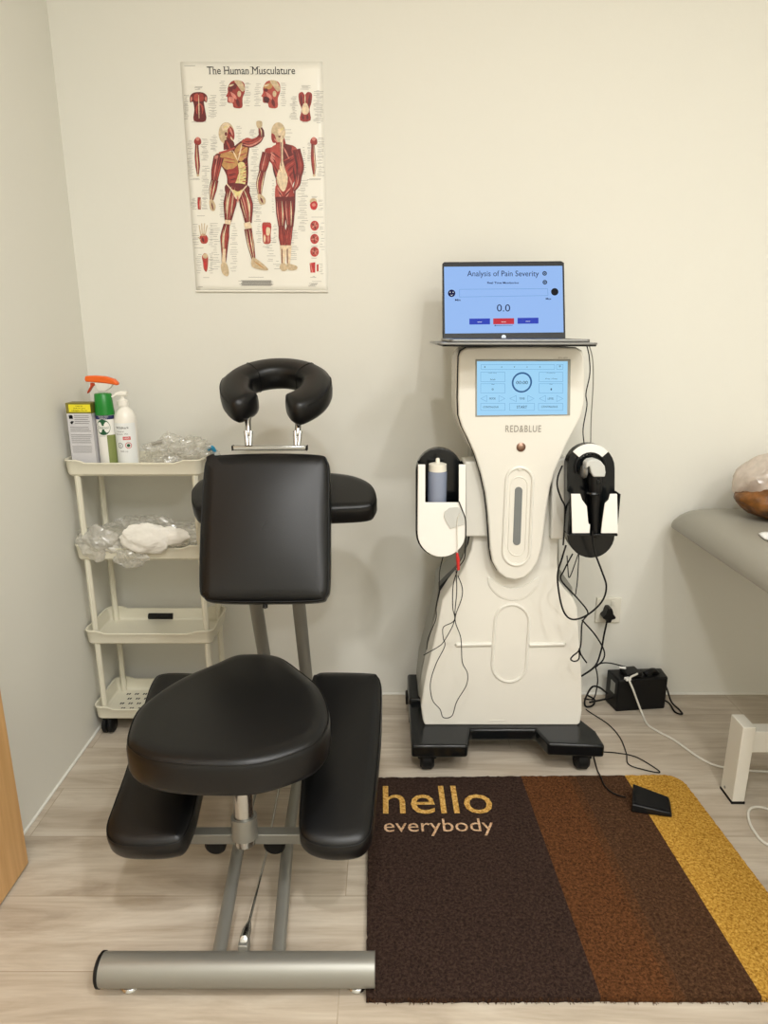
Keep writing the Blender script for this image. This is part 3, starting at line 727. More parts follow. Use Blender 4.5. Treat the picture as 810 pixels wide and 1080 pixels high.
b = BM(); tube(b, [(-.50, 1.83, .045), (-.04, 1.83, .045)], .03, 32); obj('rear_foot_tube', b, 'steel', chair, angle=50)
for xs, xm, xe in ((-.307, -.323, -.344), (-.196, -.2150, -.232)):
    b = BM(); tube(b, [(xs, fy+.01, fz+.008), (xm, 1.267, .068), (xe, 1.83, .055)], .0132, 20); obj('base_rail', b, 'steel', chair, angle=50)
for xe, xt in ((-.333, -.333), (-.222, -.2215)):
    b = BM(); tube(b, [(xe, 1.815, .06), (xt, 1.658, .445), (xt, 1.575, .66), (xt, 1.60, .80), (xt+(.03 if xt < -.3 else -.03), 1.600, .865)], .0175, 20); obj('upright_tube', b, 'steel', chair, angle=50)
b = BM(); box(b, -.345, -.205, 1.60, 1.70, .716, .728); obj('arm_bracket', b, 'blackp', chair, bevel=.002)
# cross bar, seat post
A, B = atY(188, 882, 1.19), atY(327, 882, 1.19)
b = BM(); box(b, A.x-.06, B.x+.05, 1.180, 1.204, A.z-.012, A.z+.012); obj('cross_bar', b, 'steel', chair, bevel=.002)
for px in (228, 290):
    c = atY(px, 889, 1.222); b = BM(); lathe(b, [(0, -.012), (.018, -.012), (.023, -.007), (.023, .007), (.018, .012), (0, .012)], c, 28, 'Y')
    obj('bumper_wheel', b, 'rubber', chair)
    b = BM(); tube(b, [(c.x, c.y, c.z), (c.x, 1.25, .07)], .006, 8); obj('wheel_bracket', b, 'blackp', chair)
pb_, pt_ = atY(258.5, 884, 1.172), V((atY(257, 845, 1.20).x, 1.20, .395))
d_ = (pt_-pb_).normalized()
b = BM(); tube(b, [pb_-d_*.012, pt_], .0205, 28); obj('seat_post', b, 'chrome', chair, angle=50)
b = BM(); tube(b, [pb_+d_*.004, pb_+d_*.050], .0262, 32); obj('post_collar', b, 'steel', chair, angle=50)
b = BM(); box(b, -.36, -.20, 1.10, 1.30, .389, .396); obj('seat_plate', b, 'blackp', chair, bevel=.002)
b = BM(); tube(b, [(CX, 1.40, .385), (CX-.012, 1.62, .30), (CX-.012, 1.80, .075)], .014, 16); obj('seat_strut', b, 'steel', chair, angle=50)
# stay cable with eyelet
q0, q1, q2 = atY(258, 990, 1.02), atY(263, 972, 1.05), atY(281, 900, 1.27)
b = BM(); tube(b, [q1, q2, V((q2.x+.012, 1.6, .14))], .0027, 8); 
obj('stay_cable', b, 'chrome', chair)
b = BM(); pr = (q1-q0).normalized(); tube(b, [q0, q0.lerp(q1, .5), q1], .006, 12, radii=[.009, .0085, .0035]); lathe(b, [(0, 0), (.007, 0), (.007, .004), (.003, .005), (0, .005)], q0+V((0, -.006, .004)), 16, frame=(X, V((0, .7, .7)), V((0, -.7, .7)))); obj('cable_eyelet', b, 'chrome', chair)
b = BM(); box(b, q0.x-.009, q0.x+.009, 1.0, 1.026, .05, .078); obj('cable_lug', b, 'steel', chair, bevel=.002)

# ================================================================== TROLLEY
tx0, tx1, ty0, ty1 = -.862, -.492, 1.79, 1.972
trol = thing('storage_trolley', ((tx0+tx1)/2, (ty0+ty1)/2, 0), 'ivory plastic four-tier storage trolley on black castors in the left corner', 'trolley')
RIM = [.84, .60, .343, .099]; TH_ = .046
def tray(z, holes=False):
    b = BM(); n = 7
    o = rrect(tx0, tx1, ty0, ty1, .022, n)
    # finer sampling along the sides
    P = []
    m = len(o)
    for i in range(m):
        a, c = V(o[i]), V(o[(i+1) % m]); L = (c-a).length; s = max(1, int(L/.012))
        for k in range(s): P.append(a.lerp(c, k/s))
    def rim(p):
        t = (p.x-tx0)/(tx1-tx0); h = 0
        if p.y < ty0+.004 or p.y > ty1-.004:
            d = min(abs(t-.14), abs(t-.84)); ins = .14 < t < .84
            h = -.008*min(1, (min(t-.11, .87-t))/.05) if .11 < t < .87 else 0
        return h
    cen = V(((tx0+tx1)/2, (ty0+ty1)/2))
    def ring(inset, zf):
        q = offset2(P, inset); return [b.verts.new((p.x, p.y, zf(p0_))) for p, p0_ in zip(q, P)]
    R = [ring(.010, lambda p: z-TH_), ring(.004, lambda p: z-TH_+.006), ring(.0, lambda p: z-.006+rim(p)), ring(-.0025, lambda p: z-.003+rim(p)), ring(-.0015, lambda p: z+rim(p)), ring(.0035, lambda p: z-.0005+rim(p)), ring(.0045, lambda p: z-.006+rim(p)), ring(.009, lambda p: z-TH_+.009), ring(.014, lambda p: z-TH_+.005)]
    m = len(P)
    for A, B in zip(R, R[1:]):
        for k in range(m): b.faces.new((A[k], A[(k+1) % m], B[(k+1) % m], B[k]))
    b.faces.new(R[0]); b.faces.new(R[-1])
    zz = z-TH_+.0056
    if holes:
        for j in range(5):
            for i in range(12):
                x = tx0+.05+i*.026+(j % 2)*.013; y = ty0+.03+j*.028
                if x > tx1-.03: continue
                for s in (-.0035, .0035):
                    quad(b, [(x+s-.0022, y-.005, zz), (x+s+.0022, y-.005, zz), (x+s+.0022+.001, y+.005, zz), (x+s-.0022+.001, y+.005, zz)], 1)
    return obj('tray', b, ['trolley', 'slot'], trol, angle=35)
for i, z in enumerate(RIM): tray(z, i == 3)
for i in range(3):
    z1, z0 = RIM[i]-TH_, RIM[i+1]-TH_+.005
    for x in (tx0+.028, tx1-.022):
        for y in (ty0+.017, ty1-.017):
            b = BM(); tube(b, [(x, y, z0), (x, y, z1+.002)], .0085, 14); tube(b, [(x+.0, y-.0055, z0+.004), (x+.0, y-.0055, z1)], .0045, 8); obj('post', b, 'trolley', trol)
for x in (tx0+.032, tx1-.032):
    for y in (ty0+.025, ty1-.025):
        c = V((x, y, .0262))
        b = BM()
        for s in (-.0085, .0085): lathe(b, [(0, s-.008), (.021, s-.008), (.026, s-.004), (.026, s+.004), (.021, s+.008), (0, s+.008)], c, 24, 'X')
        w_ = obj('caster', b, 'rubber', trol)
        b = BM(); box(b, x-.004, x+.004, y-.014, y+.014, .026, .05); tube(b, [(x, y, .04), (x, y, .056)], .006, 10); obj('caster_fork', b, 'blackp', w_, bevel=.002)

# ---------------- things on the top tray
tz = RIM[0]-TH_+.0062
def frontX(px, py, Y_): return atY(px, py, Y_).x
# carton
yb = 1.815
cx0, cx1 = frontX(75.5, 482, yb), frontX(101.5, 482, yb); ctop = atY(88, 425, yb).z
carton = thing('carton', ((cx0+cx1)/2, yb+.02, tz), 'pale grey carton with olive top and yellow label on the top shelf', 'box')
b = BM(); box(b, cx0, cx1, yb, yb+.042, tz, ctop-.028); box(b, cx0, cx1, yb, yb+.042, ctop-.028, ctop, 1)
obj('carton_body', b, ['carton', 'olive'], carton, bevel=.0008, seg=2)
b = BM(); zl0, zl1 = ctop-.024, ctop-.004
quad(b, [(cx0+.008, yb-.0006, zl0), (cx1-.001, yb-.0006, zl0), (cx1-.001, yb-.0006, zl1), (cx0+.008, yb-.0006, zl1)])
for i, (s, zz) in enumerate((('NICE', zl1-.006), ('PATCH', zl1-.012), ('HERBAL PACK', zl1-.018))):
    text_into(b, s, V(((cx0+cx1)/2+.003, yb-.0009, zz)), X, Z, w=(.018, .0, .042)[i] or .03, h=.0032, mi=1, align='C')
obj('yellow_label', b, ['yellow', 'text'], carton, smooth=False)
b = BM()
for z_, w_ in ((ctop-.036, .01), (ctop-.052, .011)):
    if z_ > ctop-.04: prismY(b, [(cx0+.006, z_-.006), (cx0+.016, z_-.006), (cx0+.016, z_+.002), (cx0+.013, z_+.004), (cx0+.006, z_+.003)], yb-.0009, yb-.0003, 0)
    else: prismY(b, [(cx0+.007, z_), (cx0+.012, z_-.005), (cx0+.018, z_+.003), (cx0+.012, z_+.004)], yb-.0009, yb-.0003, 0)
for i in range(20):
    z_ = ctop-.034-i*.0052
    x0_ = cx0+(.02 if i < 5 else .006)
    if z_ > tz+.012 and i not in (5, 9, 15): box(b, x0_, cx1-.006-.006*random.random(), yb-.0006, yb-.0002, z_, z_+.0012, 1)
obj('carton_print', b, ['text', 'textg'], carton, smooth=False); b = BM(); box(b, cx1-.02, cx1-.006, yb-.0006, yb-.0002, tz+.002, tz+.009, 0)
obj('barcode_print', b, ['text', 'textg'], carton, smooth=False)
# disinfectant spray can
yc = 1.84
xa, xb = frontX(101.5, 470, yc-.02), frontX(120.5, 470, yc-.02); rc = (xb-xa)/2; xc = (xa+xb)/2
capz0 = atY(110, 438, yc-.02).z; capz1 = atY(110, 415.5, yc-.02).z
can = thing('aerosol_can', (xc, yc, tz), 'white aerosol can with green cap and round green emblem beside the carton', 'spray can')
b = BM(); lathe(b, [(0, 0), (rc*.96, 0), (rc, .003), (rc, capz0-tz-.002), (rc*.93, capz0-tz), (0, capz0-tz)], (xc, yc, tz), 36)
obj('can_body', b, 'whiteb', can)
b = BM(); h_ = capz1-capz0; lathe(b, [(0, 0), (rc*1.02, 0), (rc*1.02, h_*.12), (rc*.98, h_*.4), (rc*.9, h_*.97), (rc*.84, h_), (rc*.6, h_), (rc*.5, h_*.85), (0, h_*.8)], (xc, yc, capz0), 36)
obj('cap', b, 'green', can)
def wrap(b, cx, cy, r, pts, mi=0, flip=False):
    """polygon (s along arc, z) wrapped on a cylinder, facing the camera"""
    vs = [b.verts.new((cx+r*math.sin(s/r), cy-r*math.cos(s/r), z)) for s, z in pts]
    f = b.faces.new(vs); f.material_index = mi
def wrap_rect(b, cx, cy, r, s0, s1, z0, z1, mi=0, n=10):
    for i in range(n):
        a, c = s0+(s1-s0)*i/n, s0+(s1-s0)*(i+1)/n
        wrap(b, cx, cy, r, [(a, z0), (c, z0), (c, z1), (a, z1)], mi)
def wrap_text(b, s, cx, cy, r, sc, z, h, w=None, mi=0):
    t = BM(); text_into(t, s, V((0, 0, 0)), X, Y, w=w, h=h, align='C')
    vs = {v: b.verts.new((cx+r*math.sin((v.co.x+sc)/r), cy-r*math.cos((v.co.x+sc)/r), z+v.co.y)) for v in t.verts}
    for f in t.faces: b.faces.new([vs[v] for v in f.verts]).material_index = mi
    t.free()
def wrap_disc(b, cx, cy, r, sc, zc, rr, mi=0, rr2=0, n=24, sz=1):
    # sz: vertical squash; annulus if rr2
    for i in range(n):
        a, c = 2*PI*i/n, 2*PI*(i+1)/n
        wrap(b, cx, cy, r, [(sc+rr2*math.cos(a), zc+rr2*math.sin(a)*sz), (sc+rr*math.cos(a), zc+rr*math.sin(a)*sz), (sc+rr*math.cos(c), zc+rr*math.sin(c)*sz), (sc+rr2*math.cos(c), zc+rr2*math.sin(c)*sz)][0 if rr2 else 0:], mi)
b = BM(); r1 = rc+.0003
wrap_rect(b, xc, yc, r1, -rc*1.5, rc*1.5, capz0-.011, capz0-.001, 1, 14); wrap_text(b, 'DISINFECTANT', xc, yc, rc+.0006, .004, capz0-.0055, .003, .026, 3); wrap_text(b, 'SPRAY', xc, yc, rc+.0006, .004, capz0-.0098, .003, .02, 3)
zc = capz0-.032
wrap_disc(b, xc, yc, r1, .001, zc, rc*.78, 0, sz=1.1); wrap_rect(b, xc, yc, rc+.0006, -rc*.7, rc*.74, zc-.005, zc+.004, 3, 10); wrap_text(b, 'Dettol', xc, yc, rc+.0009, .001, zc-.004, .007, .028, 0)
wrap_rect(b, xc, yc, r1, rc*.35, rc*1.4, tz+.008, zc-.021, 2, 8); wrap_rect(b, xc, yc, r1, -.012, .006, zc-.024, zc-.023, 4, 4); wrap_rect(b, xc, yc, r1, .004, rc*1.3, tz+.001, tz+.006, 5, 6)
obj('can_print', b, ['dgreen', 'navy', 'leafp', 'whiteb', 'textg', 'text'], can, smooth=False)
# orange trigger spray bottle behind
ys = 1.905
xs_ = frontX(109, 440, ys); 
spr = thing('trigger_spray_bottle', (xs_, ys, tz), 'spray bottle with orange trigger head behind the green capped aerosol can', 'spray bottle')
ztop = atY(109, 398, ys).z; 
b = BM(); hb = atY(109, 425, ys).z-tz
pr = [(0, 0), (.030, 0), (.034, .004), (.034, hb*.62), (.030, hb*.78), (.016, hb*.92), (.013, hb*.95), (.013, hb), (0, hb)]
lathe(b, pr, (xs_, ys, tz), 32); obj('bottle_body', b, 'milky', spr)
b = BM(); lathe(b, [(0, 0), (.0155, 0), (.0155, .018), (.011, .02), (.010, .03), (0, .03)], (xs_, ys, tz+hb-.008), 28); obj('collar', b, 'milky', spr)
b = BM(); hp = [(90.5,400),(91,396.5),(100,396),(112,397),(121,400),(125,404),(124.5,406.5),(121,405.5),(112,404),(100,403),(91.5,402.5)]
hx = [atY(x, y, ys) for x, y in hp]; prismY(b, hx, ys-.010, ys+.010); obj('trigger_head', b, 'orange', spr, bevel=.003)
b = BM(); tp = [(96,403.5),(103,404.5),(103.5,406),(98.5,407),(94.5,413.5),(92.5,415),(93,412.5),(96,407)]
prismY(b, [atY(x, y, ys) for x, y in tp], ys-.006, ys+.006); obj('trigger', b, 'dorange', spr, bevel=.0012)
b = BM(); prismY(b, [atY(x, y, ys) for x, y in [(100,402.5),(120,404.5),(117,409),(112,413),(104,413),(102,409)]], ys-.008, ys+.008); obj('pump_housing', b, 'milky', spr, bevel=.003)
# white pump bottle
yp = 1.845
xa, xb = frontX(120.5, 470, yp-.02), frontX(143, 470, yp-.02); rp = (xb-xa)/2; xp = (xa+xb)/2
zt = atY(131, 428.5, yp).z-tz
pump = thing('pump_bottle', (xp, yp, tz), 'white sanitiser pump bottle with printed label right of the aerosol can', 'bottle')
b = BM(); lathe(b, [(0, 0), (rp*.96, 0), (rp, .004), (rp, zt*.78), (rp*.94, zt*.86), (rp*.72, zt*.94), (rp*.42, zt*.985), (rp*.4, zt*1.0), (rp*.4, zt*1.03), (0, zt*1.03)], (xp, yp, tz), 40); obj('bottle_body', b, 'milky', pump)
b = BM(); lathe(b, [(0, 0), (rp*.5, 0), (rp*.5, .014), (rp*.3, .017), (rp*.16, .019), (rp*.16, .03), (0, .03)], (xp-.002, yp, tz+zt*1.01), 24); 
obj('pump_collar', b, 'milky', pump)
b = BM(); z_ = tz+zt*1.01+.03
tube(b, [(xp+.012, yp, z_+.001), (xp-.004, yp, z_+.002), (xp-.016, yp-.004, z_+.001), (xp-.027, yp-.008, z_-.007)], .004, 10, radii=[.0075, .0075, .005, .003]); obj('pump_nozzle', b, 'milky', pump)
b = BM(); r1 = rp+.0003; zl = tz+zt*.68
wrap_rect(b, xp, yp, r1, -rp*1.3, rp*1.3, tz+.008, zl+.014, 0, 16); r2 = rp+.0007
wrap_text(b, 'Wildkark', xp, yp, r2, -.0, zl-.001, .006, .036, 1); wrap_text(b, 'General', xp, yp, r2, -.006, zl-.010, .004, .02, 2); wrap_text(b, 'Sanitizer 75%', xp, yp, r2, -.002, zl-.017, .004, .034, 2)
wrap_rect(b, xp, yp, r2, -.0, .020, zl-.031, zl-.022, 3, 6); wrap_text(b, 'HAND', xp, yp, rp+.001, .010, zl-.029, .005, .014, 0)
wrap_disc(b, xp, yp, r2, -.009, zl-.046, .0075, 2, .006); wrap_disc(b, xp, yp, r2, .013, zl-.046, .0085, 3, .0068); wrap_disc(b, xp, yp, r2, .013, zl-.046, .0045, 4); wrap_text(b, 'S', xp, yp, r2, -.009, zl-.049, .006, .004, 2)
wrap_text(b, '500 ml', xp, yp, r2, 0, zl-.064, .004, .02, 2)
obj('label_print', b, ['labelw', 'text', 'textg', 'pinkp', 'dgreen'], pump, smooth=False)
# crumpled bag
def crumple(b, c, rad, seed, amp=.35, sub=4, fr=1.9, flat=None, mi=0):
    t = bmesh.new(); bmesh.ops.create_icosphere(t, subdivisions=sub, radius=1)
    vs = {}
    for v in t.verts:
        d = v.co.normalized(); q = d*fr+V((seed, seed*2, 0))
        k = 1+amp*noise.noise(q)+amp*.5*abs(noise.noise(q*2.7))*-1+amp*.16*noise.noise(q*5)
        p = V((d.x*rad[0], d.y*rad[1], d.z*rad[2]))*k+V(c)
        if flat is not None and p.z < flat: p.z = flat+.0008*(1+noise.noise(q*5))
        vs[v] = b.verts.new(p)
    for f in t.faces: b.faces.new([vs[v] for v in f.verts]).material_index = mi
    t.free()
bag = thing('plastic_bag', (-.63, 1.87, tz), 'crumpled clear plastic bag of odds and ends on the top shelf', 'plastic bag', 'plastic bags on the trolley')
b = BM(); c = atY(190, 468, 1.87); crumple(b, (c.x, 1.875, tz+.043), (.098, .055, .048), 3.1, .5, 5, flat=tz+.001); obj('bag_film', b, 'film', bag, angle=15)
b = BM(); crumple(b, (c.x+.015, 1.875, tz+.030), (.07, .04, .030), 8.2, .5, 4, flat=tz+.002); obj('inner_wrapping', b, 'film2', bag, angle=20)
b = BM()
for (px, py, s_) in ((166, 482, .013), (176, 483, .012), (181, 481, .010)):
    q = atY(px, py, 1.83); crumple(b, (q.x, 1.832, tz+.010), (s_, s_*.8, s_*.75), px, .15, 3)
obj('grey_piece', b, 'stone', bag)
b = BM(); q = atY(165, 467, 1.84); tube(b, [(q.x-.012, 1.84, q.z-.004), (q.x, 1.84, q.z), (q.x+.014, 1.845, q.z+.003)], .0045, 10); obj('grey_clip', b, 'stone', bag)
q = atY(225, 469, 1.885)
b = BM(); tube(b, catmull([(q.x-.030, 1.885, tz+.028), (q.x-.016, 1.88, tz+.05), (q.x-.003, 1.88, tz+.058), (q.x+.002, 1.885, tz+.04), (q.x-.012, 1.885, tz+.026)]), .006, 10); 
obj('tape_dispenser', b, 'blue', None, label='bright blue plastic strip poking out of the bag on the top shelf', cat='tape')
# second shelf: bag with tissue pack
tz2 = RIM[1]-TH_+.0062
bag2 = thing('plastic_bag', (-.69, 1.86, tz2), 'large crumpled clear plastic bag drooping over the rim of the second shelf', 'plastic bag', 'plastic bags on the trolley')
b = BM(); c = atY(150, 572, 1.82)
crumple(b, (c.x-.005, 1.845, tz2+.052), (.18, .062, .05), 1.7, .38, 5, flat=tz2-.022); 
obj('bag_film', b, 'film', bag2, angle=15)
q = atY(105, 575, 1.80); b = BM(); crumple(b, (q.x, 1.80, tz2+.044), (.055, .03, .044), 5.5, .45, 4); obj('bag_fold', b, 'film2', bag2, angle=15)
q = atY(82, 570, 1.80); b = BM(); crumple(b, (q.x+.012, 1.80, tz2+.052), (.016, .014, .018), 9.5, .5, 3); obj('bag_fold', b, 'film', bag2, angle=15)
q = atY(138, 594, 1.775); b = BM(); crumple(b, (q.x, 1.778, q.z+.012), (.045, .012, .026), 2.5, .35, 4); obj('bag_fold', b, 'film', bag2, angle=15)
b = BM(); q = atY(160, 567, 1.80)
crumple(b, (q.x-.006, 1.778, q.z+.004), (.072, .020, .044), 7.7, .18, 5); crumple(b, (q.x+.058, 1.785, q.z+.008), (.05, .018, .026), 2.7, .25, 4)
obj('tissue_pack', b, 'tissue', None, label='smooth white rounded cotton pack lying on the drooping bag on the second shelf', cat='cotton pack')
# small black cylinder
q = atY(171, 648, 1.93); tz3 = RIM[2]-TH_+.0054
b = BM(); xx0, xx1 = atZ(158.5, 648, tz3+.009).x, atZ(184, 648, tz3+.009).x; yy = atZ(171, 650, tz3+.009).y
lathe(b, [(0, xx0), (.0085, xx0), (.0095, xx0+.001), (.0095, xx1-.001), (.0085, xx1), (0, xx1)], (0, yy, tz3+.0095), 20, 'X')
obj('battery_pack', b, 'blackp', None, label='short black plastic cylinder lying on the third shelf of the trolley', cat='cylinder', bevel=0)

# ================================================================== THERAPY MACHINE
mach = thing('therapy_machine', (.335, 1.8, 0), 'tall white therapy machine with touch screen and black wheeled base', 'machine')
# black base
b = BM(); bx0, bx1 = .074, .592
A = lambda px, py: atZ(px, py, .102)
base = [(bx0, 1.590), (bx0+.150, 1.590), (bx0+.166, 1.668), (bx1-.170, 1.668), (bx1-.150, 1.600), (bx1, 1.590), (bx1-.004, 1.66), (bx1-.03, 1.72), (bx1-.03, 1.93), (bx0+.0, 1.93)]
prism(b, [(x, y, .064) for x, y in base], (0, 0, .038)); obj('base', b, 'blackg', mach, bevel=.007)
b = BM(); box(b, bx0, bx1-.03, 1.80, 1.955, .03, .118); obj('base_rear_housing', b, 'blackg', mach, bevel=.008)
for x, y in ((bx0+.045, 1.64), (bx1-.045, 1.64), (bx0+.02, 1.92), (bx1-.06, 1.92)):
    b = BM(); lathe(b, [(0, -.019), (.021, -.019), (.0275, -.012), (.0275, .012), (.021, .019), (0, .019)], (x, y, .0277), 28, 'X'); w_ = obj('caster', b, 'rubber', mach)
    b = BM(); box(b, x-.026, x+.026, y-.014, y+.026, .034, .066); obj('caster_fork', b, 'blackp', w_, bevel=.004)
# lower body: front surface leans back
def Yb(z): return 1.688+.055*max(0, z-.10)/.7
def bodyP(px, py, off=0):
    n = V((0, 1, -.0786)).normalized(); p = V((0, 1.688+off, .10)); return atPl(px, py, p, n)
body = [(448,765.5),(446,760),(444,745),(446.5,727),(450,708),(461.5,660),(466.5,633),(475,619.5),(484,608),(490,597),(497,580),(499.5,562),(499.5,530),(501,524.5),(515,522.5),(577,522.5),(590,524),(591.5,530),(590,560),(588,590),(589,612),(596,622),(604,630),(609,640),(611.5,680),(613.5,708),(614,750),(612,763),(609,766)]
LP = [bodyP(*p) for p in body]
LP = [V((p.x, p.y, max(p.z, .101))) for p in LP]
def prismF(b, pts, back, mi=0, yb=None):
    A_ = [b.verts.new(p) for p in pts]; B_ = [b.verts.new((p.x, yb if yb else p.y+back, p.z)) for p in pts]; m = len(A_)
    b.faces.new(A_).material_index = mi; b.faces.new(B_).material_index = mi
    for i in range(m): b.faces.new((A_[i], A_[(i+1) % m], B_[(i+1) % m], B_[i])).material_index = mi
b = BM(); prismF(b, LP, 0, yb=1.79); obj('lower_housing', b, 'white', mach, bevel=.009, seg=4)
# grey rear shell, seen past the left edge
rear = [(444,760),(441,735),(444,706),(456,655),(461,632),(462,615),(474,604),(486,590),(490,575),(497,565),(497,470),(590,470),(590,600),(604,620),(608,760)]
b = BM(); n_ = V((0, 1, -.0786)).normalized(); RP = [atPl(x, y, V((0, 1.80, .10)), n_) for x, y in rear]; RP = [V((p.x, p.y, max(p.z, .119))) for p in RP]
prismF(b, RP, 0, yb=1.945); obj('rear_shell', b, 'greyp', mach, bevel=.006)
b = BM(); sp = [(462,640),(463,619),(473,609),(482,601),(488,592),(492,582),(495,560),(500,560),(500,590),(489,607),(478,621),(468,630),(465,640)]
prismF(b, [atPl(x, y, V((0, 1.76, .10)), n_) for x, y in sp], .035); obj('side_accent', b, 'blackg', mach, bevel=.002)
# side arm connectors
for pts in ([(489,485),(503,484.5),(510,505),(518,522),(518,563),(489,563)], [(580,485),(594,480),(600,485),(600,566),(578,566)]):
    b = BM(); prismY(b, [atY(x, y, 1.74) for x, y in pts], 1.712, 1.79); obj('holder_arm', b, 'white', mach, bevel=.005)
# upper front shell with screen head
head_px = [(484,376),(486,370),(492,366.5),(530,365.5),(570,365.5),(607,366.5),(613.5,370),(616,377),(616.5,400),(616,424),(613,438),(607,450),(599,465),(592.5,480),(585,497),(580,514),(576.5,535),(573.5,560),(571,578),(567,592),(561,602),(553,609),(543,611.5),(533,609.5),(525,603),(519,592),(516.5,578),(515.5,560),(514,540),(511.5,520),(507,500),(500,478),(493,462),(487,450),(483.5,438),(483,420),(483.5,395)]
HY = 1.688
hp_ = [atY(x, y, HY) for x, y in head_px]
# backing rim, slightly larger and darker joint
b = BM(); cen = V((.335, 0, .9)); prismY(b, [V((p.x+(-.0022 if p.x < .34 else .0022), 0, p.z+.001)) for p in hp_], HY+.012, HY+.016); obj('panel_joint', b, 'blackp', mach)
b = BM(); prismY(b, hp_, HY-.004, HY+.0115); obj('front_panel', b, 'white', mach, bevel=.005, seg=4)
# head back shell
hb_ = [p for p in hp_ if p.z > .86]
b = BM(); prismY(b, [V((p.x*1.0+(-.004 if p.x < .34 else .004), 0, p.z)) for p in hb_], HY+.0165, 1.83); obj('head_rear_shell', b, 'white', mach, bevel=.018, seg=4)
b = BM(); box(b, .27, .41, 1.725, 1.80, .74, .90); obj('neck', b, 'white', mach, bevel=.01)
FY = HY-.0045
def face(pts, name, m, dy=.0006, parent=mach, off=0, **k):
    b = BM(); prismY(b, [atY(x, y, FY) for x, y in pts], FY-dy-off, FY-off+.0005); return obj(name, b, m, parent, **k)
# screen
sc0 = [(502.5,380),(600,380),(599.5,437.5),(502.5,438.5)]
P_ = [atY(x, y, FY) for x, y in sc0]
b = BM()
o_ = [P_[3]+V((-.0025, 0, -.0025)), P_[2]+V((.004, 0, -.0015)), P_[1]+V((.004, 0, .0025)), P_[0]+V((-.0025, 0, .0025))]
prismY(b, o_, FY-.0012, FY+.001); bez = obj('screen_frame', b, 'greyp', mach, bevel=.001)
scr = face([(503,381),(598.5,381),(598,437),(503,438)], 'touch_screen', 'dev_scr', .002)
SY = FY-.0024
def sP(x, y): return atY(490+x/6.75, 370+y/6.75, SY)
def ln(b, pts, w=.0006, mi=0, closed=True):
    P = [sP(*p) for p in pts]; n = len(P)
    for i in range(n if closed else n-1):
        a, c = P[i], P[(i+1) % n]; t = (c-a).normalized(); q = V((-t.z, 0, t.x))*w/2
        quad(b, [a-q, c-q, c+q, a+q], mi)
b = BM()
for r0 in ((118,98,640,132),(655,98,700,132),(115,152,287,220),(115,234,287,300),(530,152,700,220),(530,234,700,300),(115,374,287,424),(320,374,497,424),(526,374,700,424)):
    x0, y0, x1, y1 = r0; ln(b, [(x0,y0),(x1,y0),(x1,y1),(x0,y1)])
for t in ([(115,340),(158,318),(158,362)],[(287,340),(244,318),(244,362)],[(322,340),(368,318),(368,362)],[(495,340),(450,318),(450,362)],[(532,340),(576,318),(576,362)],[(700,340),(656,318),(656,362)]): ln(b, t)
obj('screen_lines', b, 'scr_line', scr, smooth=False)
b = BM(); c_ = sP(408, 225); 
R0, R1 = (sP(480, 225)-c_).x, (sP(468, 225)-c_).x
for i in range(40):
    a, q = 2*PI*i/40, 2*PI*(i+1)/40
    quad(b, [c_+V((r*math.cos(t), 0, r*math.sin(t))) for r, t in ((R1, a), (R0, a), (R0, q), (R1, q))])
obj('dial_ring', b, 'scr_ring', scr, smooth=False)
b = BM()
def stext(b, s, cx, cy, h, w=None, mi=0, bold=0): 
    k_ = (sP(100, 0)-sP(0, 0)).x/100
    text_into(b, s, sP(cx, cy+h/2), X, Z, h=h*k_, w=w*k_ if w else None, align='C', mi=mi, bold=bold)
for a in (('00:00',408,226,22,84),('START',408,400,20,76),('CONTINUOUS',186,400,14,112),('CONTINUOUS',604,398,14,118),('MODE',198,340,14,44),('TIME',408,340,14,40),('LEVEL',614,340,14,44),('Small',200,204,10,34),('Freq / Duty',618,200,10,86),('0',200,274,14,12),('1',616,274,14,8),('Head Temp',198,158,7,60),('Frequency',616,158,7,60),('Time',200,238,7,24),('Duty',616,238,7,24),('1',144,115,10,5),('2',264,115,10,8),('3',354,115,10,8),('4',444,115,10,8),('5',536,115,10,8),('*',678,110,16,16)):
    b = BM(); stext(b, *a); obj('screen_text', b, 'textn', scr, smooth=False)
b = BM(); q = atY(533, 455.8, FY-.0004); q2 = atY(570.5, 455.8, FY-.0004); q3 = atY(533, 448.6, FY-.0004)
text_into(b, 'RED&BLUE', q, X, Z, w=q2.x-q.x, h=q3.z-q.z, bold=.008, space=1.15); q = atY(589, 378, FY-.0004); text_into(b, 'ED-400', q, X, Z, w=.022, h=.003)
obj('brand_lettering', b, 'tgrey', mach, smooth=False)
c_ = atY(549.5, 471.5, FY); b = BM(); lathe(b, [(0, 0), (.0115, 0), (.0115, .0015), (.0095, .0025), (.009, .0015), (.006, .0035), (0, .0045)], c_, 28, 'Y'); obj('power_button', b, 'copper', mach)
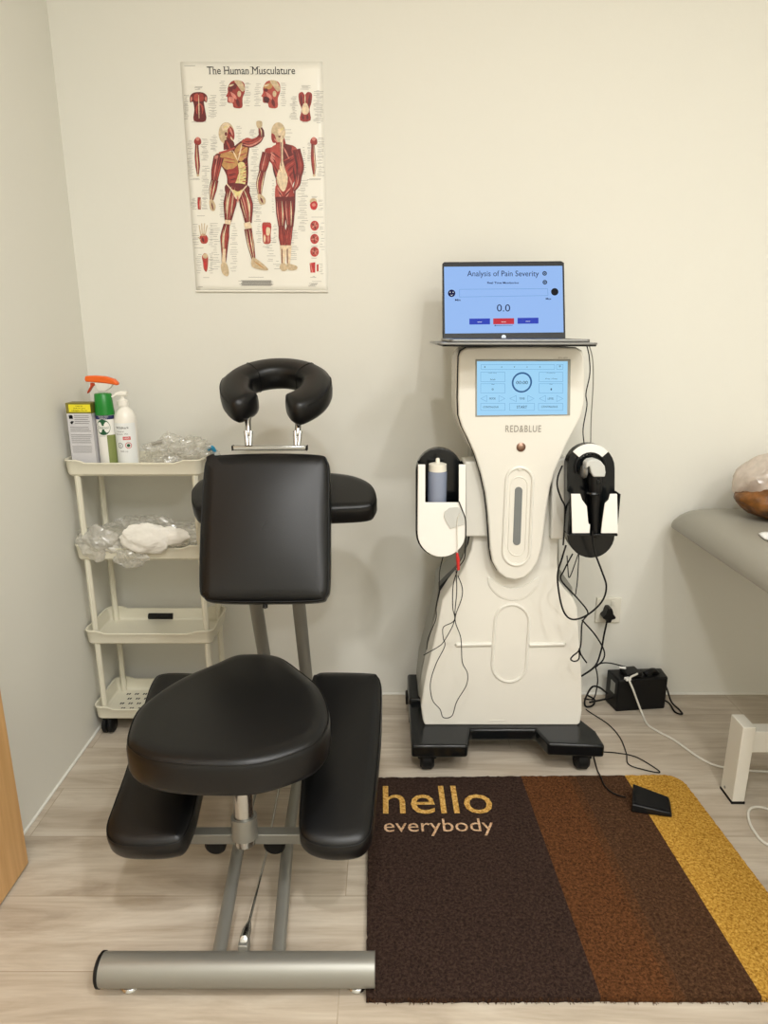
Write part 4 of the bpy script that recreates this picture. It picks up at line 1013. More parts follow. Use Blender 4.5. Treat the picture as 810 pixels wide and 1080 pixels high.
# raised rings
def capsule(cx0, cy0, cx1, cy1, r, n=12):
    """capsule outline in px between two centres (vertical)"""
    out = []
    for k_ in range(n+1):
        t = PI+PI*k_/n; out.append((cx0+r*math.cos(t), cy0+r*math.sin(t)))
    for k_ in range(n+1):
        t = PI*k_/n; out.append((cx1+r*math.cos(t), cy1+r*math.sin(t)))
    return out
b = BM(); tube(b, [atY(x, y, FY) for x, y in capsule(548, 507, 544.5, 582, 14)], .0042, 8, closed=True)
tube(b, [atY(x, y, FY) for x, y in capsule(547.5, 512, 545, 577, 9)], .0014, 8, closed=True)
for px, py in ((548.3, 494.5), (544, 595.5)): 
    c_ = atY(px, py, FY); lathe(b, [(0, -.001), (.0055, -.001), (.005, .002), (0, .0035)], c_, 16, 'Y')
obj('slot_ring', b, 'white', mach)
b = BM(); prismY(b, [atY(x, y, FY) for x, y in capsule(547, 517.5, 545, 571, 4)], FY-.0012, FY+.001); obj('indicator_window', b, 'greyw', mach, bevel=.0006)
# crescent, lower capsule and bars on the lower body
def bt(b, pts, r, closed=False): tube(b, [bodyP(*p) for p in pts], r, 8, closed=closed)
b = BM(); arc1 = [(514.5,609),(516,617),(521,624),(528,629.5),(537,632.5),(546,632.5),(555,629.5),(562,624),(567,617),(568.5,609)]
arc2 = [(565,610),(560,614),(553,618),(545,620.5),(538,620.5),(530,618),(523,614),(518,610)]
prismF(b, [bodyP(x, y, -.003) for x, y in arc1+arc2], .006); obj('crescent_trim', b, 'white', mach, bevel=.0015)
b = BM(); bt(b, catmull([(514.5,609),(516,617),(521,624),(528,629.5),(537,632.5),(546,632.5),(555,629.5),(562,624),(567,617),(568.5,609)] and [V((x, y, 0)) for x, y in arc1]) and [(p.x, p.y) for p in catmull([V((x, y, 0)) for x, y in arc1])], .0022); obj('crescent_edge', b, 'white', mach)
b = BM(); bt(b, capsule(540, 655.5, 537, 701, 18), .0044, True); obj('capsule_trim', b, 'white', mach)
for x0, x1 in ((481.5, 518), (558, 595)):
    b = BM(); P = [bodyP(x, y, -.0005) for x, y in ((x0, 680), (x1, 679.3))]; tube(b, P, .0062, 12); lathe(b, [(0, -.006), (.0062, 0), (0, .006)], P[0 if x0 < 500 else 1], 12, 'X'); obj('bar_trim', b, 'white', mach)
b = BM(); q = [bodyP(516, 760, -.001), bodyP(532, 760, -.001)]; tube(b, q, .001, 6); obj('lower_mark', b, 'white', mach)

# laptop tray
b = BM(); T0, T1 = atY(461, 361, 1.58), atY(631, 360.5, 1.58)
tzt = 1.1475
o_ = rrect(T0.x, T1.x, 1.575, 1.835, .012, 5); prism(b, [(x, y, tzt-.004) for x, y in o_], (0, 0, .0045)); tr_ = obj('laptop_shelf', b, 'silver', mach, bevel=.0012)
b = BM(); o_ = rrect(T0.x+.013, T1.x-.001, 1.580, 1.83, .01, 5); prism(b, [(x, y, tzt-.0078) for x, y in o_], (0, 0, .0037)); obj('shelf_underside', b, 'blackp', tr_)
b = BM(); box(b, .24, .42, 1.70, 1.81, 1.115, tzt-.0079); obj('shelf_mount', b, 'blackp', mach, bevel=.002)
# laptop
lap = thing('laptop', (.31, 1.73, tzt+.0006), 'open black laptop showing a blue pain severity screen atop the machine', 'laptop')
lx0, lx1 = .149, .4745
b = BM(); o_ = rrect(lx0, lx1, 1.60, 1.83, .012, 5); prism(b, [(x, y, tzt+.0012) for x, y in o_], (0, 0, .0065)); obj('laptop_base', b, 'silver', lap, bevel=.002)
b = BM(); box(b, lx0+.02, lx1-.02, 1.70, 1.80, tzt+.0078, tzt+.0084); obj('keyboard', b, 'blackp', lap)
# lid
LPN = V((0, 1, -.32)).normalized(); LP0 = V((.31, 1.828, 1.158))
def lidP(px, py, off=0): return atPl(px, py, LP0, LPN)-LPN*off
up_ = (X.cross(LPN)*-1).normalized()
if up_.z < 0: up_ = -up_
lid = [(466.5,278),(468.5,276.2),(592,275.2),(595,277),(596.5,355.5),(596,357.5),(468,358.5),(466.8,356.5)]
b = BM(); q = [lidP(*p) for p in lid]; prism(b, q, LPN*.006); lid_o = obj('lid', b, 'blackp', lap, bevel=.0015)
b = BM(); q = [lidP(*p, .0008) for p in ((468.3,281.5),(593,280.5),(594.3,350.5),(469.3,351.8))]; prism(b, q, LPN*.001); lscr = obj('screen', b, 'lap_scr', lap)
def lz(x, y, o=.0012): return lidP(440+x/3.857, 260+y/3.857, o)
def ltext(b, s, cx, y, h, w, mi=0, bold=0):
    a = lz(cx, y); kx = (lz(cx+50, y)-a).x/50; kz = (lz(cx, y-50)-a).length/50
    text_into(b, s, a, X, up_, w=w*kx, h=h*kz, align='C', mi=mi, bold=bold)
for a in (('Analysis of Pain Severity', 349, 129, 30, 291), ('Real Time Monitoring', 349, 155, 11, 128, 0, .02), ('0.0', 351, 265, 29, 54), ('Min', 165, 222, 8, 22, 0, .02), ('Max', 534, 217, 8, 22, 0, .02)):
    b = BM(); ltext(b, *a); obj('screen_text', b, 'textn', lscr, smooth=False)
b = BM()
def ldisc(b, cx, cy, r, mi=0, r2=0, o=.0012):
    n = 24
    if r2:
        for i in range(n):
            t0_, t1_ = 2*PI*i/n, 2*PI*(i+1)/n
            quad(b, [lz(cx+rr*math.cos(t), cy+rr*math.sin(t), o) for rr, t in ((r2, t0_), (r, t0_), (r, t1_), (r2, t1_))], mi)
    else: b.faces.new([b.verts.new(lz(cx+r*math.cos(2*PI*i/n), cy+r*math.sin(2*PI*i/n), o)) for i in range(n)]).material_index = mi
ldisc(b, 140, 191, 15, 0); ldisc(b, 559, 185, 15, 2); ldisc(b, 518, 110, 9, 2, 5); ldisc(b, 519, 146, 9, 2, 5); ldisc(b, 518, 110, 3, 2); ldisc(b, 519, 146, 3, 2)
ldisc(b, 134, 187, 2, 1, o=.0015); ldisc(b, 146, 187, 2, 1, o=.0015); quad(b, [lz(x, y, .0015) for x, y in ((134,195),(140,199),(146,195),(140,202))], 1)
for i in range(2): quad(b, [lz(x, y, .0012) for x, y in ((318, 321.5), (388, 320.5), (388, 322), (318, 323))], 0)
ldisc(b, 317, 322, 2.5, 0)
obj('screen_icons', b, ['textn', 'scr_white', 'text'], lscr, smooth=False)
b = BM()
for i, (x0, x1, s, y0, y1) in enumerate(((212, 296, 'REPORT', 294, 318), (309, 394, 'RECORD', 293, 317), (408, 493, 'DATA', 291, 315))):
    quad(b, [lz(x, y, .0011) for x, y in ((x0, y1), (x1, y1-1), (x1, y0-1), (x0, y0))], 1 if i == 1 else 0)
    a = lz((x0+x1)/2, y1-8, .0016); text_into(b, s, a, X, up_, w=.0115, h=.0022, align='C', mi=2, bold=.02)
obj('screen_buttons', b, ['btn_blue', 'btn_red', 'scr_white'], lscr, smooth=False)
b = BM()
fr_ = [(172,175),(530,172),(532,200),(172,206)]
for i in range(4):
    (xa_, ya_), (xb_, yb_) = fr_[i], fr_[(i+1) % 4]; a, c = lz(xa_, ya_), lz(xb_, yb_); t = (c-a).normalized(); q = t.cross(LPN)*.0004
    quad(b, [a-q, c-q, c+q, a+q])
obj('scale_frame', b, 'scr_line', lscr, smooth=False)
b = BM(); ldisc(b, 352, 368, 9, 0, o=.0006); a = lz(352, 372.5, .0009); text_into(b, 'hp', a, X, up_, w=.0026, h=.0026, align='C', mi=1, shear=.2)
obj('maker_emblem', b, ['scr_white', 'blackp'], lid_o, smooth=False)

# left holder
HL = 1.672
def capsule_px(x0, x1, y0, y1, n=14):
    r = (x1-x0)/2; cx = (x0+x1)/2; return capsule(cx, y0+r, cx, y1-r, r, n)
hl = thing('_', (0, 0, 0), None, None); bpy.data.objects.remove(hl)
b = BM(); prismY(b, [atY(x, y, HL) for x, y in capsule_px(438.5, 488, 472.5, 586.5)], HL-.004, HL+.022); hold = obj('bottle_holder', b, 'blackg', mach, bevel=.002)
b = BM(); WY = 1.606
cap_ = capsule_px(440.5, 491, 470, 587.5)
lowc = [p for p in cap_ if p[1] > 530]     # right-to-left along the bottom
pk = [(491, 490), (484, 490), (484, 530), (448.5, 530), (448.5, 490), (441, 490)]
lowc = sorted([p for p in lowc], key=lambda p: math.atan2(-(p[1]-540), p[0]-466))
pk2 = pk+lowc[::1] if lowc[0][0] < 466 else pk+lowc[::-1]
prismY(b, [atY(x, y, WY) for x, y in pk2], WY, WY+.004); pocket = obj('pocket_front', b, 'whiteb', hold, bevel=.0012)
b = BM(); sideL = [atY(x, y, WY+.004) for x, y in lowc]
if sideL[0].x > sideL[-1].x: sideL.reverse()
path = [atY(441.5, 491, WY)]+sideL+[atY(490.3, 491, WY)]
th = .0035; A_, B_, C_, D_ = [], [], [], []
cc = V((atY(466, 540, WY).x, 0, atY(466, 540, WY).z))
for p in path:
    d = V((p.x-cc.x, 0, min(0, p.z-cc.z))).normalized()
    A_.append(b.verts.new((p.x, WY+.004, p.z))); B_.append(b.verts.new((p.x, HL-.003, p.z))); q = V((p.x, 0, p.z))-d*th; C_.append(b.verts.new((q.x, HL-.003, q.z))); D_.append(b.verts.new((q.x, WY+.004, q.z)))
for i in range(len(path)-1):
    for R0_, R1_ in ((A_, B_), (B_, C_), (C_, D_), (D_, A_)): b.faces.new((R0_[i], R0_[i+1], R1_[i+1], R1_[i]))
obj('pocket_wall', b, 'blackg', hold)
b = BM(); f0, f1 = atY(449, 531, WY+.006), atY(483, 531, WY+.006); box(b, f0.x-.004, f1.x+.004, WY+.005, HL-.005, f0.z-.018, f0.z-.014); obj('pocket_floor', b, 'blackg', hold)
bz0 = f0.z-.0138
b = BM(); c_ = atY(461, 520, 1.636); rb = .0235; ztop_ = atY(461, 496.5, 1.636).z; zc_ = atY(461, 488.5, 1.636).z; zn = atY(461, 483, 1.636).z
bot = thing('gel_bottle', (c_.x, 1.636, bz0), 'bluish gel bottle with a white nozzle standing in the left white holder', 'bottle')
lathe(b, [(0, 0), (rb*.95, 0), (rb, .003), (rb, ztop_-bz0-.004), (rb*.93, ztop_-bz0), (0, ztop_-bz0)], (c_.x, 1.636, bz0), 32); obj('bottle_body', b, 'liquid', bot)
b = BM(); lathe(b, [(0, 0), (rb*.95, 0), (rb*.93, zc_-ztop_-.002), (rb*.7, zc_-ztop_), (rb*.24, zc_-ztop_+.001), (rb*.2, zn-ztop_-.002), (rb*.12, zn-ztop_), (0, zn-ztop_)], (c_.x, 1.636, ztop_), 32); obj('bottle_cap', b, 'offw', bot)
# electrode pad, lead and connector
b = BM(); hx = [(469,539.5),(474,535.5),(483,534.5),(488.5,539),(491,547),(489.5,553),(483,555),(475,557.5),(471.5,552),(468,545)]
prismY(b, [atY(x, y, WY-.001) for x, y in hx], WY-.0028, WY-.0003); 
el = obj('electrode_pad', b, 'gum', None, label='grey sticky electrode pad stuck on the white pocket below the gel bottle', cat='electrode pad', bevel=.0006)
GR = {'electrode_cable': 'thin electrode cables on the machine', 'holder_cable': 'cables of the right holder', 'hanging_cable': 'leads below the laptop shelf', 'floor_cable': 'black cords on the floor', 'black_cable': 'black cords beside the machine', 'pedal_cable': 'thin cables near the doormat', 'white_cable': 'white cords on the floor'}
def wire(name, pts, r, m, label, cat='cable', n=8, ycast=None, group=None):
    group = GR.get(name)
    b = BM(); tube(b, catmull(pts, False, 6), r, n); return obj(name, b, m, None, label=label, cat=cat, group=group)
def yw(l, Y_): return [atY(x, y, Y_) for x, y in l]
ld = wire('electrode_lead', yw([(486,541),(483,546),(482,556),(482.5,572),(482,584)], WY-.005), .0012, 'wirew', 'thin white lead running down from the grey electrode pad')
b = BM(); tube(b, yw([(482,583),(483,590),(483.5,601)], WY-.005), .0042, 12, radii=[.003, .0046, .0036]); obj('connector_plug', b, 'red', None, label='small red connector plug at the end of the white electrode lead', cat='plug')
# right holder
HRn = 1.668
b = BM(); prismY(b, [atY(x, y, HRn) for x, y in capsule_px(597.5, 647.5, 468, 587.5)], HRn-.008, HRn+.028); holdr = obj('probe_holder', b, 'blackg', mach, bevel=.002)
b = BM(); RY_ = HRn-.0085; cxp, cyp = 622.5, 493
def arcpts(r, a0, a1, n=14, cx=cxp, cy=cyp): return [(cx+r*math.cos(math.radians(a0+(a1-a0)*i/n)), cy+r*math.sin(math.radians(a0+(a1-a0)*i/n))) for i in range(n+1)]
prismY(b, [atY(x, y, RY_) for x, y in arcpts(25, -138, -42)+arcpts(14, -42, -138)], RY_-.004, RY_+.001); obj('holder_cap', b, 'whiteb', holdr, bevel=.0012)
b = BM(); tube(b, [atY(x, y, RY_) for x, y in arcpts(15.5, -200, 20)], .005, 8); obj('holder_rim', b, 'blackp', holdr)
GY = 1.618
b = BM()
for pl in ([(602.5,521),(612,521),(614,527),(619,534),(620.5,550),(621,553),(622.5,553),(622,562.5),(603.5,562.5)], [(651,521),(643.5,521),(642,527),(638,531),(636,545),(635,552.5),(634,562.5),(652,562.5)]):
    prismY(b, [atY(x, y, GY) for x, y in pl], GY, GY+.004)
pw = obj('pocket_front', b, 'whiteb', holdr, bevel=.0012)
b = BM(); a, c = atY(602.8, 521.5, GY), atY(651.6, 563.5, GY)
box(b, a.x-.002, a.x+.003, GY+.0045, HRn-.0085, c.z, a.z); box(b, c.x-.004, c.x, GY+.0045, HRn-.0085, c.z, a.z); box(b, a.x, c.x, GY, HRn-.0085, c.z-.005, c.z); obj('pocket_frame', b, 'blackg', holdr, bevel=.001)
# probe
pY = 1.634
prb = thing('ultrasound_probe', (.497, pY, .66), 'black handheld probe with pale grey head hanging in the right black holder', 'probe')
b = BM(); P = yw([(627,498),(627.5,508),(628,520),(627.5,535),(627.5,552),(627.5,566)], pY); tube(b, catmull(P, False, 4), .02, 18, radii=[r for r in [.0150, .0158, .0162, .0164, .0165, .0165, .0162, .0158, .0150, .0142, .0134, .0126, .0120, .0115, .0110, .0108, .0105, .0102, .010, .009, .0075]]); obj('probe_handle', b, 'blackp', prb)
b = BM(); prismY(b, [atY(x, y, pY-.012) for x, y in [(617,494),(617.5,488),(621,485),(627,484),(633,486),(637,491),(638,498),(637,502.5),(625,502.5),(622.5,498),(621,491)]], pY-.020, pY+.012); obj('probe_head', b, 'gum', prb, bevel=.006)
b = BM(); lathe(b, [(0, 0), (.016, 0), (.018, .005), (.014, .010), (0, .012)], atY(618, 497, pY), 28, frame=(Y, Z, -X)); obj('probe_face', b, 'silver', prb)
b = BM(); prismY(b, [atY(x, y, pY-.018) for x, y in [(629.5,506),(633.5,506),(633.5,510.5),(629.5,510.5)]], pY-.0185, pY-.012); obj('probe_button', b, 'blackg', prb, bevel=.001)
b = BM(); q = atY(622, 519, pY); lathe(b, [(0, -.004), (.016, -.004), (.018, 0), (.016, .004), (0, .004)], V((q.x+.008, q.y-.001, q.z-.002)), 24, frame=(X, Y, Z)); obj('probe_collar', b, 'blackg', prb)

# cables around the machine
wire('hanging_cable', yw([(619,364.5),(621.5,377),(622,395),(618,415),(619,428),(615,452),(616,468)], 1.735), .0015, 'wire', 'thin black wavy lead hanging from the laptop shelf to the right holder')
wire('hanging_cable', yw([(621.5,364.5),(625,379),(625.6,405),(623.5,441),(623,467)], 1.745), .0014, 'wireg', 'thin grey lead hanging straight from the laptop shelf beside the wavy black one')
wire('probe_cable', yw([(625,560),(625,572),(627,582),(630,590),(634.7,602.5),(639.5,618.5),(634.7,634.6),(618.7,649),(602.6,653),(593,641),(588,609),(593,588),(597,575)], 1.612), .0024, 'wire', 'thick black cable looping from the probe handle below the right holder')
wire('holder_cable', yw([(593,491),(588.4,503),(588,514),(592,526),(596,536),(595,560),(594,575)], 1.655), .0022, 'wire', 'black cable bulging out from the left side of the right holder')
wire('holder_cable', yw([(604,584),(594.6,602),(592,612),(609,631),(620,646),(614,657),(612,683),(604,692),(602,695.5),(606,697.5),(610.6,694.6),(611,684),(612.5,690),(618.7,699)], 1.64), .0020, 'wire', 'black cable hanging from the right holder, ending in a small knot')
wire('holder_cable', yw([(598,586),(599,600),(600,609),(603,604),(610,584)], 1.66), .0014, 'wire', 'short thin black loop directly under the right holder')
wire('holder_cable', yw([(610.6,584),(609,612),(607,627)], 1.668), .0014, 'wire', 'straight thin black lead under the right holder')
wire('black_cable', yw([(614,654),(628,670),(637,686),(636,696),(628,703),(615,712)], 1.80), .0022, 'wire', 'black cord crossing behind the machine towards the outlet cable')
wire('mains_cable', [atY(641,650,WALL_Y-.040), atY(640,656,WALL_Y-.045), atY(637,670,1.99), atY(634,686,1.98), atY(628,702,1.96), atY(615,712,1.93), atY(606,716,1.90)], .003, 'wire', 'black power cord running from the wall plug down behind the machine', 'cord')
wire('black_cable', [atY(628,703,1.95), atY(630,712,1.945), atY(630,722,1.94), atZ(626,737,.006), atZ(616,737,.006)], .0022, 'wire', 'black cord dropping to the floor just right of the machine')
wire('adapter_cable', [atY(628,704,1.948), atY(634,699.6,1.955), atY(644,699.5,1.965), V((.775, 1.965, .135))], .0022, 'wire', 'black cord leading onto the top of the black box on the floor')
wire('floor_cable', [atY(640,731,1.94), atY(632,725,1.91), atY(624,725,1.90), atZ(617,738,.02), atZ(618,745,.006), atZ(625,744,.005), atZ(627,738,.008), atZ(619,733,.02)], .003, 'wire', 'thick black cord curled on the floor between machine and black box')
wire('floor_cable', [V((.655,1.93,.03)), V((.70,1.945,.03)), V((.745,1.955,.035))], .003, 'wire', 'short straight black cord going into the left side of the black box')
wire('pedal_cable', [atZ(618,748,.004), atZ(622,751,.003), atZ(641.7,764,.003), atZ(654,778,.003), atZ(660.5,794,.003), atZ(663,806,.003), atZ(680,812,.003), atZ(695.8,814.7,.003), atZ(688,808,.003), atZ(669.4,797.8,.003), atZ(650,794,.003), atZ(636,793,.003)], .0016, 'wire', 'thin black cable making a narrow loop on the floor above the doormat')
wire('pedal_cable', [atZ(626,797,.004), atZ(630,812,.003), atZ(634,820,.018), atZ(636,826,.017), atZ(641.7,833,.017), atZ(650,838,.018), atZ(660,841,.022)], .0019, 'wire', 'black cable running over the doormat edge into the foot pedal')
wire('white_cable', [V((.80,1.935,.128)), atY(664,716,1.915), atY(668,728,1.905), atZ(677,752,.006), atZ(683,764,.004), atZ(695,772,.004), atZ(711,780.5,.004), atZ(739,800,.004), atZ(761,809,.004), atZ(794,813,.004), atZ(840,815,.004)], .0032, 'wirew', 'long white cord running from the black box across the floor behind the bench leg', 'cord')
wire('white_cable', [atZ(860,905,.004), atZ(812,892,.004), atZ(795,876,.004), atZ(789,860,.004), atZ(793,852,.004), atZ(806,852,.004), atZ(830,862,.004), atZ(860,870,.004)], .0032, 'wirew', 'white cord loop on the floor at the right edge, in front of the bench leg', 'cord')
wire('electrode_cable', yw([(467.5,586),(463.7,603),(463,623),(460,640),(459.7,653),(451.7,673),(450,685)], 1.652), .0012, 'wire', 'thin black lead hanging furthest left from the left holder')
wire('electrode_cable', yw([(483,600),(478,617),(477.5,640),(479.7,651.7),(476.7,656.7),(467.5,661.7),(467.5,673),(469,681.7),(460,700),(454,720),(456,738),(464,748),(467.5,756.7),(476.7,755),(481.7,740),(491.7,723),(493,710),(487.5,698),(486,673),(480,653),(486.7,631.7),(487.5,620),(483,607)], 1.648), .0012, 'wire', 'thin black lead hanging in a long loop over the white front of the machine')
wire('electrode_cable', yw([(480,652),(476.7,661.7),(468,676.7),(461.7,682.5),(446.7,691)], 1.644), .0012, 'wire', 'thin black lead bending off left from the long loop and ending in a tip')
wire('electrode_cable', yw([(481,600),(481.7,623),(480,643),(480,652)], 1.645), .0012, 'wire', 'short thin black lead straight below the red connector plug')
wire('electrode_cable', yw([(484,529),(487.5,538),(491,549),(491,570),(490,588),(484,598)], WY-.003), .0014, 'wire', 'black lead coming over the edge of the white pocket beside the electrode pad')
# outlet and plug
A_, B_ = atY(626.8, 655.5, WALL_Y), atY(655, 629.5, WALL_Y)
outl = thing('wall_outlet', ((A_.x+B_.x)/2, WALL_Y-.001, A_.z), 'square white wall socket on the back wall, right of the machine', 'outlet')
b = BM(); box(b, A_.x, B_.x, WALL_Y-.009, WALL_Y-.0005, A_.z, B_.z); obj('cover_plate', b, 'offw', outl, bevel=.002)
q = atY(646.5, 636, WALL_Y-.01); b = BM(); box(b, q.x-.006, q.x+.006, WALL_Y-.013, WALL_Y-.009, q.z-.008, q.z+.008); obj('rocker_switch', b, 'offw', outl, bevel=.0015)
q = atY(641.5, 648, WALL_Y-.03)
b = BM(); sh = [(-.006, .022), (.006, .022), (.010, .012), (.012, .002), (.020, -.006), (.020, -.012), (.008, -.016), (.006, -.026), (-.006, -.026), (-.008, -.016), (-.020, -.012), (-.020, -.006), (-.012, .002), (-.010, .012)]
prismY(b, [(q.x+x, q.z+z+.003) for x, z in sh], WALL_Y-.046, WALL_Y-.0095); obj('power_plug', b, 'blackp', None, bevel=.004, label='black three pin plug pushed into the white wall socket', cat='plug')
# black transformer box
bxo = thing('power_box', (.81, 1.965, 0), 'bulky black power box on the floor against the back wall', 'power supply')
FL, FR, BLb = atZ(649.5, 751, 0), atZ(701, 747.5, 0), atZ(638, 738, 0)
FRb = V((.905, 2.005, 0)); BLb = V((FL.x-.014, 1.995, 0))
b = BM(); top = .112
prism(b, [FL, FR, FRb, BLb], (0, 0, top)); obj('box_housing', b, 'blackp', bxo, bevel=.005)
b = BM(); t_ = (BLb-FL).normalized(); n_ = V((-t_.y, t_.x, 0)); n_ = n_ if n_.x < 0 else -n_
a = FL+t_*.018+n_*.0012; prism(b, [a+V((0, 0, .055)), a+t_*.026+V((0, 0, .055)), a+t_*.026+V((0, 0, .092)), a+V((0, 0, .092))], -n_*.001); obj('side_socket', b, 'greyp', bxo)
b = BM(); tube(b, catmull([(.83, 1.95, .118), (.845, 1.955, .124), (.865, 1.965, .122), (.885, 1.975, .10)]), .009, 10); obj('carry_handle', b, 'blackp', bxo)
b = BM(); box(b, .762, .815, 1.935, 1.985, .1125, .128, rot=.2); obj('adapter', b, 'blackp', None, bevel=.004, label='small black adapter block lying on top of the black power box', cat='adapter')
b = BM(); box(b, .757, .775, 1.915, 1.93, .1125, .121, rot=.3); obj('usb_connector', b, 'whiteb', None, bevel=.002, label='tiny white connector lying on the left top edge of the black power box', cat='connector')
b = BM(); tube(b, [V((.752, 1.965, .1345)), V((.772, 1.962, .1335))], .004, 8); obj('cable_sleeve', b, 'whiteb', None, label='short white sleeve on the cord behind the black power box', cat='cable sleeve')
wire('box_lead', [V((.885, 1.985, .105)), V((.905, 1.955, .07)), atZ(708,740,.02), atZ(716,748,.006), atZ(719.5,753,.004), atZ(712,751,.004), atZ(706,742,.01), V((.893,1.95,.03))], .0028, 'wire', 'short black lead looping down the right side of the power box')
# foot pedal
ped = thing('foot_pedal', atZ(686, 850, mz+.002), 'black wedge shaped foot pedal lying on the gold edge of the doormat', 'foot pedal')
zt_ = mz+.002
q = [atZ(665.5, 856.5, zt_), atZ(709, 862.5, zt_), atZ(707.5, 846, zt_), atZ(667.5, 841, zt_)]
tp_ = [V((q[0].x+.002, q[0].y+.003, zt_+.020)), V((q[1].x-.001, q[1].y+.004, zt_+.010)), V((atZ(705, 840, zt_+.016).x, atZ(705, 840, zt_+.016).y, zt_+.016)), V((atZ(667.5, 826, zt_+.038).x, atZ(667.5, 826, zt_+.038).y, zt_+.038))]
b = BM(); vb = [b.verts.new(p) for p in q]; vt = [b.verts.new(p) for p in tp_]
b.faces.new(vb); b.faces.new(vt)
for i in range(4): b.faces.new((vb[i], vb[(i+1) % 4], vt[(i+1) % 4], vt[i]))
obj('pedal_body', b, 'blackp', ped, bevel=.003)
b = BM(); ce = sum(tp_, V((0,0,0)))/4; nn = (tp_[1]-tp_[0]).cross(tp_[3]-tp_[0]).normalized()
prism(b, [ce+(p-ce)*.82+nn*.0016 for p in tp_], -nn*.001); obj('tread_plate', b, 'rubber', ped, bevel=.001)

# ================================================================== TREATMENT BENCH
bench = thing('treatment_bench', (1.2, 1.2, 0), 'grey vinyl treatment bench with a white steel base at the right edge', 'treatment bench')
b = BM(); bxL, bxR, byF, byB, zb, zt = .872, 1.52, .15, 2.018, .598, .662
ol = rrect(bxL, bxR, byF, byB, .05, 8)
m = len(ol); P = [V(p) for p in ol]; Rg = []
for ins, z_ in [(.02, zb), (.0, zb), (.0, zb+.006), (.004, zb+.018), (.014, zb+.034), (.03, zb+.049), (.052, zb+.060), (.08, zb+.0655), (.12, zb+.067), (.2, zb+.068)]:
    k_ = [V((min(max(p.x, bxL+ins), bxR-ins), min(max(p.y, byF+ins), byB-ins))) for p in P]
    k_ = [V((( (bxL+bxR)/2+(p.x-(bxL+bxR)/2)*(1-ins/((bxR-bxL)/2))), ((byF+byB)/2+(p.y-(byF+byB)/2)*(1-ins/((byB-byF)/2))))) for p in P]
    Rg.append([b.verts.new((p.x, p.y, z_)) for p in k_])
for A_, B_ in zip(Rg, Rg[1:]):
    for k_ in range(m): b.faces.new((A_[k_], A_[(k_+1) % m], B_[(k_+1) % m], B_[k_]))
b.faces.new(Rg[0]); b.faces.new(Rg[-1]); obj('bench_pad', b, 'bench', bench, angle=50)
b = BM(); box(b, bxL+.04, bxR-.04, byF+.05, byB-.05, .572, .5975); obj('pad_board', b, 'blackp', bench, bevel=.003)
for y0 in (1.488, .40):
    for x0 in (.893, 1.45):
        b = BM(); box(b, x0, x0+.032, y0, y0+.061, .006, .222); pst = obj('leg', b, 'powder', bench, bevel=.002)
        b = BM(); box(b, x0-.001, x0+.033, y0-.001, y0+.062, 0, .006); obj('rubber_foot', b, 'rubber', pst)
        if x0 < 1 and y0 > 1:
            b = BM(); c_ = V((x0-.0005, y0+.040, .02)); lathe(b, [(0, 0), (.004, 0), (.003, .0015), (0, .002)], c_, 12, frame=(Y, Z, -X)); obj('bolt', b, 'stone', pst)
    b = BM(); box(b, .925, 1.45, y0+.008, y0+.045, .145, .205); obj('cross_beam', b, 'powder', bench, bevel=.002)
b = BM(); box(b, 1.16, 1.22, .43, 1.52, .15, .20); obj('base_beam', b, 'powder', bench, bevel=.002)
for y0 in (.75, 1.25):
    b = BM(); box(b, 1.15, 1.23, y0, y0+.08, .195, .573); obj('lift_column', b, 'powder', bench, bevel=.003)
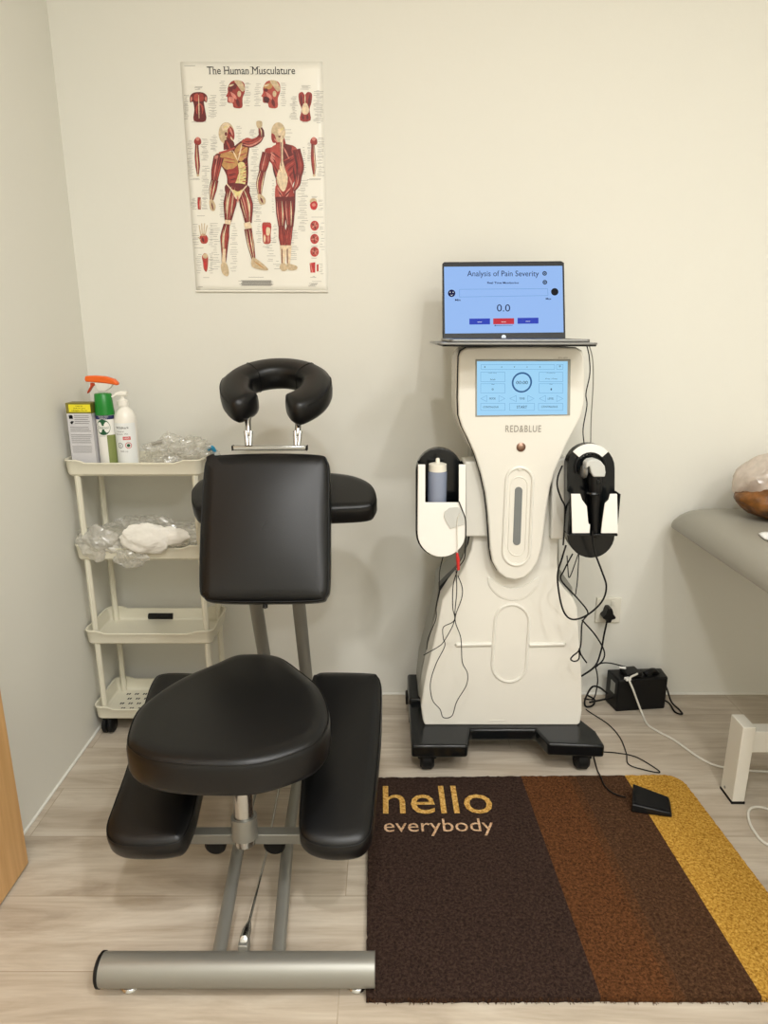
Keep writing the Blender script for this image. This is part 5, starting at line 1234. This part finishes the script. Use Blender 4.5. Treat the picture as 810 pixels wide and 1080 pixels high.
# brown bag in plastic and white cloth
bb_ = thing('brown_bag', (1.13, 1.84, .664), 'brown leather bag half wrapped in milky plastic, lying on the grey bench', 'bag')
b = BM(); q = atZ(800, 532, .70); crumple(b, (1.135, 1.835, .722), (.150, .10, .062), 4.4, .10, 5, flat=.6665); obj('bag_body', b, 'brownb', bb_, angle=60)
b = BM(); crumple(b, (1.15, 1.862, .762), (.165, .105, .088), 6.1, .07, 5, flat=.728); obj('plastic_wrap', b, 'film3', bb_, angle=30)
b = BM(); NXc, NYc = 22, 16; gq = []
for j in range(NYc+1):
    row = []
    for i in range(NXc+1):
        u, v = i/NXc, j/NYc; x = .965+u*.20+.006*math.sin(v*7); y = 1.53+v*.15+.01*math.sin(u*6); z_ = .6685+.012*abs(noise.noise(V((u*4, v*3, 2))))+.004*u
        row.append(b.verts.new((x, y, z_)))
    gq.append(row)
for j in range(NYc):
    for i in range(NXc): b.faces.new((gq[j][i], gq[j][i+1], gq[j+1][i+1], gq[j+1][i]))
obj('folded_cloth', b, 'cloth', None, solid=.003, label='white cloth lying on the grey bench in front of the brown bag', cat='cloth')

# ================================================================== LIGHTS, CAMERA
def down(x, y, p, s=.13, c=(1, .997, .988)):
    l = bpy.data.lights.new('ceiling_or_fill_lamp', 'AREA'); l.shape = 'DISK'; l.size = s; l.energy = p; l.color = c; l.spread = math.radians(175)
    o = bpy.data.objects.new('ceiling_or_fill_lamp', l); o.location = (x, y, RZ-.012); COL.objects.link(o)
for x, y, p in ((-.05, .10, 17), (.68, -.05, 17), (1.45, .10, 8)): down(x, y, p)
for x, y, p in ((.0, -1.0, 20), (1.3, -1.0, 34)): down(x, y, p, .9)  # two wide fill lamps added behind the camera to lift shadows and walls
w = bpy.data.worlds.new('w'); bpy.context.scene.world = w; w.use_nodes = True
w.node_tree.nodes['Background'].inputs[0].default_value = (.9, .92, 1, 1); w.node_tree.nodes['Background'].inputs[1].default_value = .3
cam = bpy.data.cameras.new('camera'); co = bpy.data.objects.new('camera', cam); COL.objects.link(co)
co.location = EYE; co.rotation_euler = (math.radians(90)-TH, 0, 0)
cam.sensor_fit = 'VERTICAL'; cam.sensor_height = 24; cam.lens = F/1080*24; cam.clip_start = .02
sc = bpy.context.scene; sc.camera = co
sc.view_settings.view_transform = 'Standard'; sc.view_settings.look = 'None'; sc.view_settings.gamma = 1; sc.view_settings.use_curve_mapping = False
sc.view_settings.exposure = -0.06
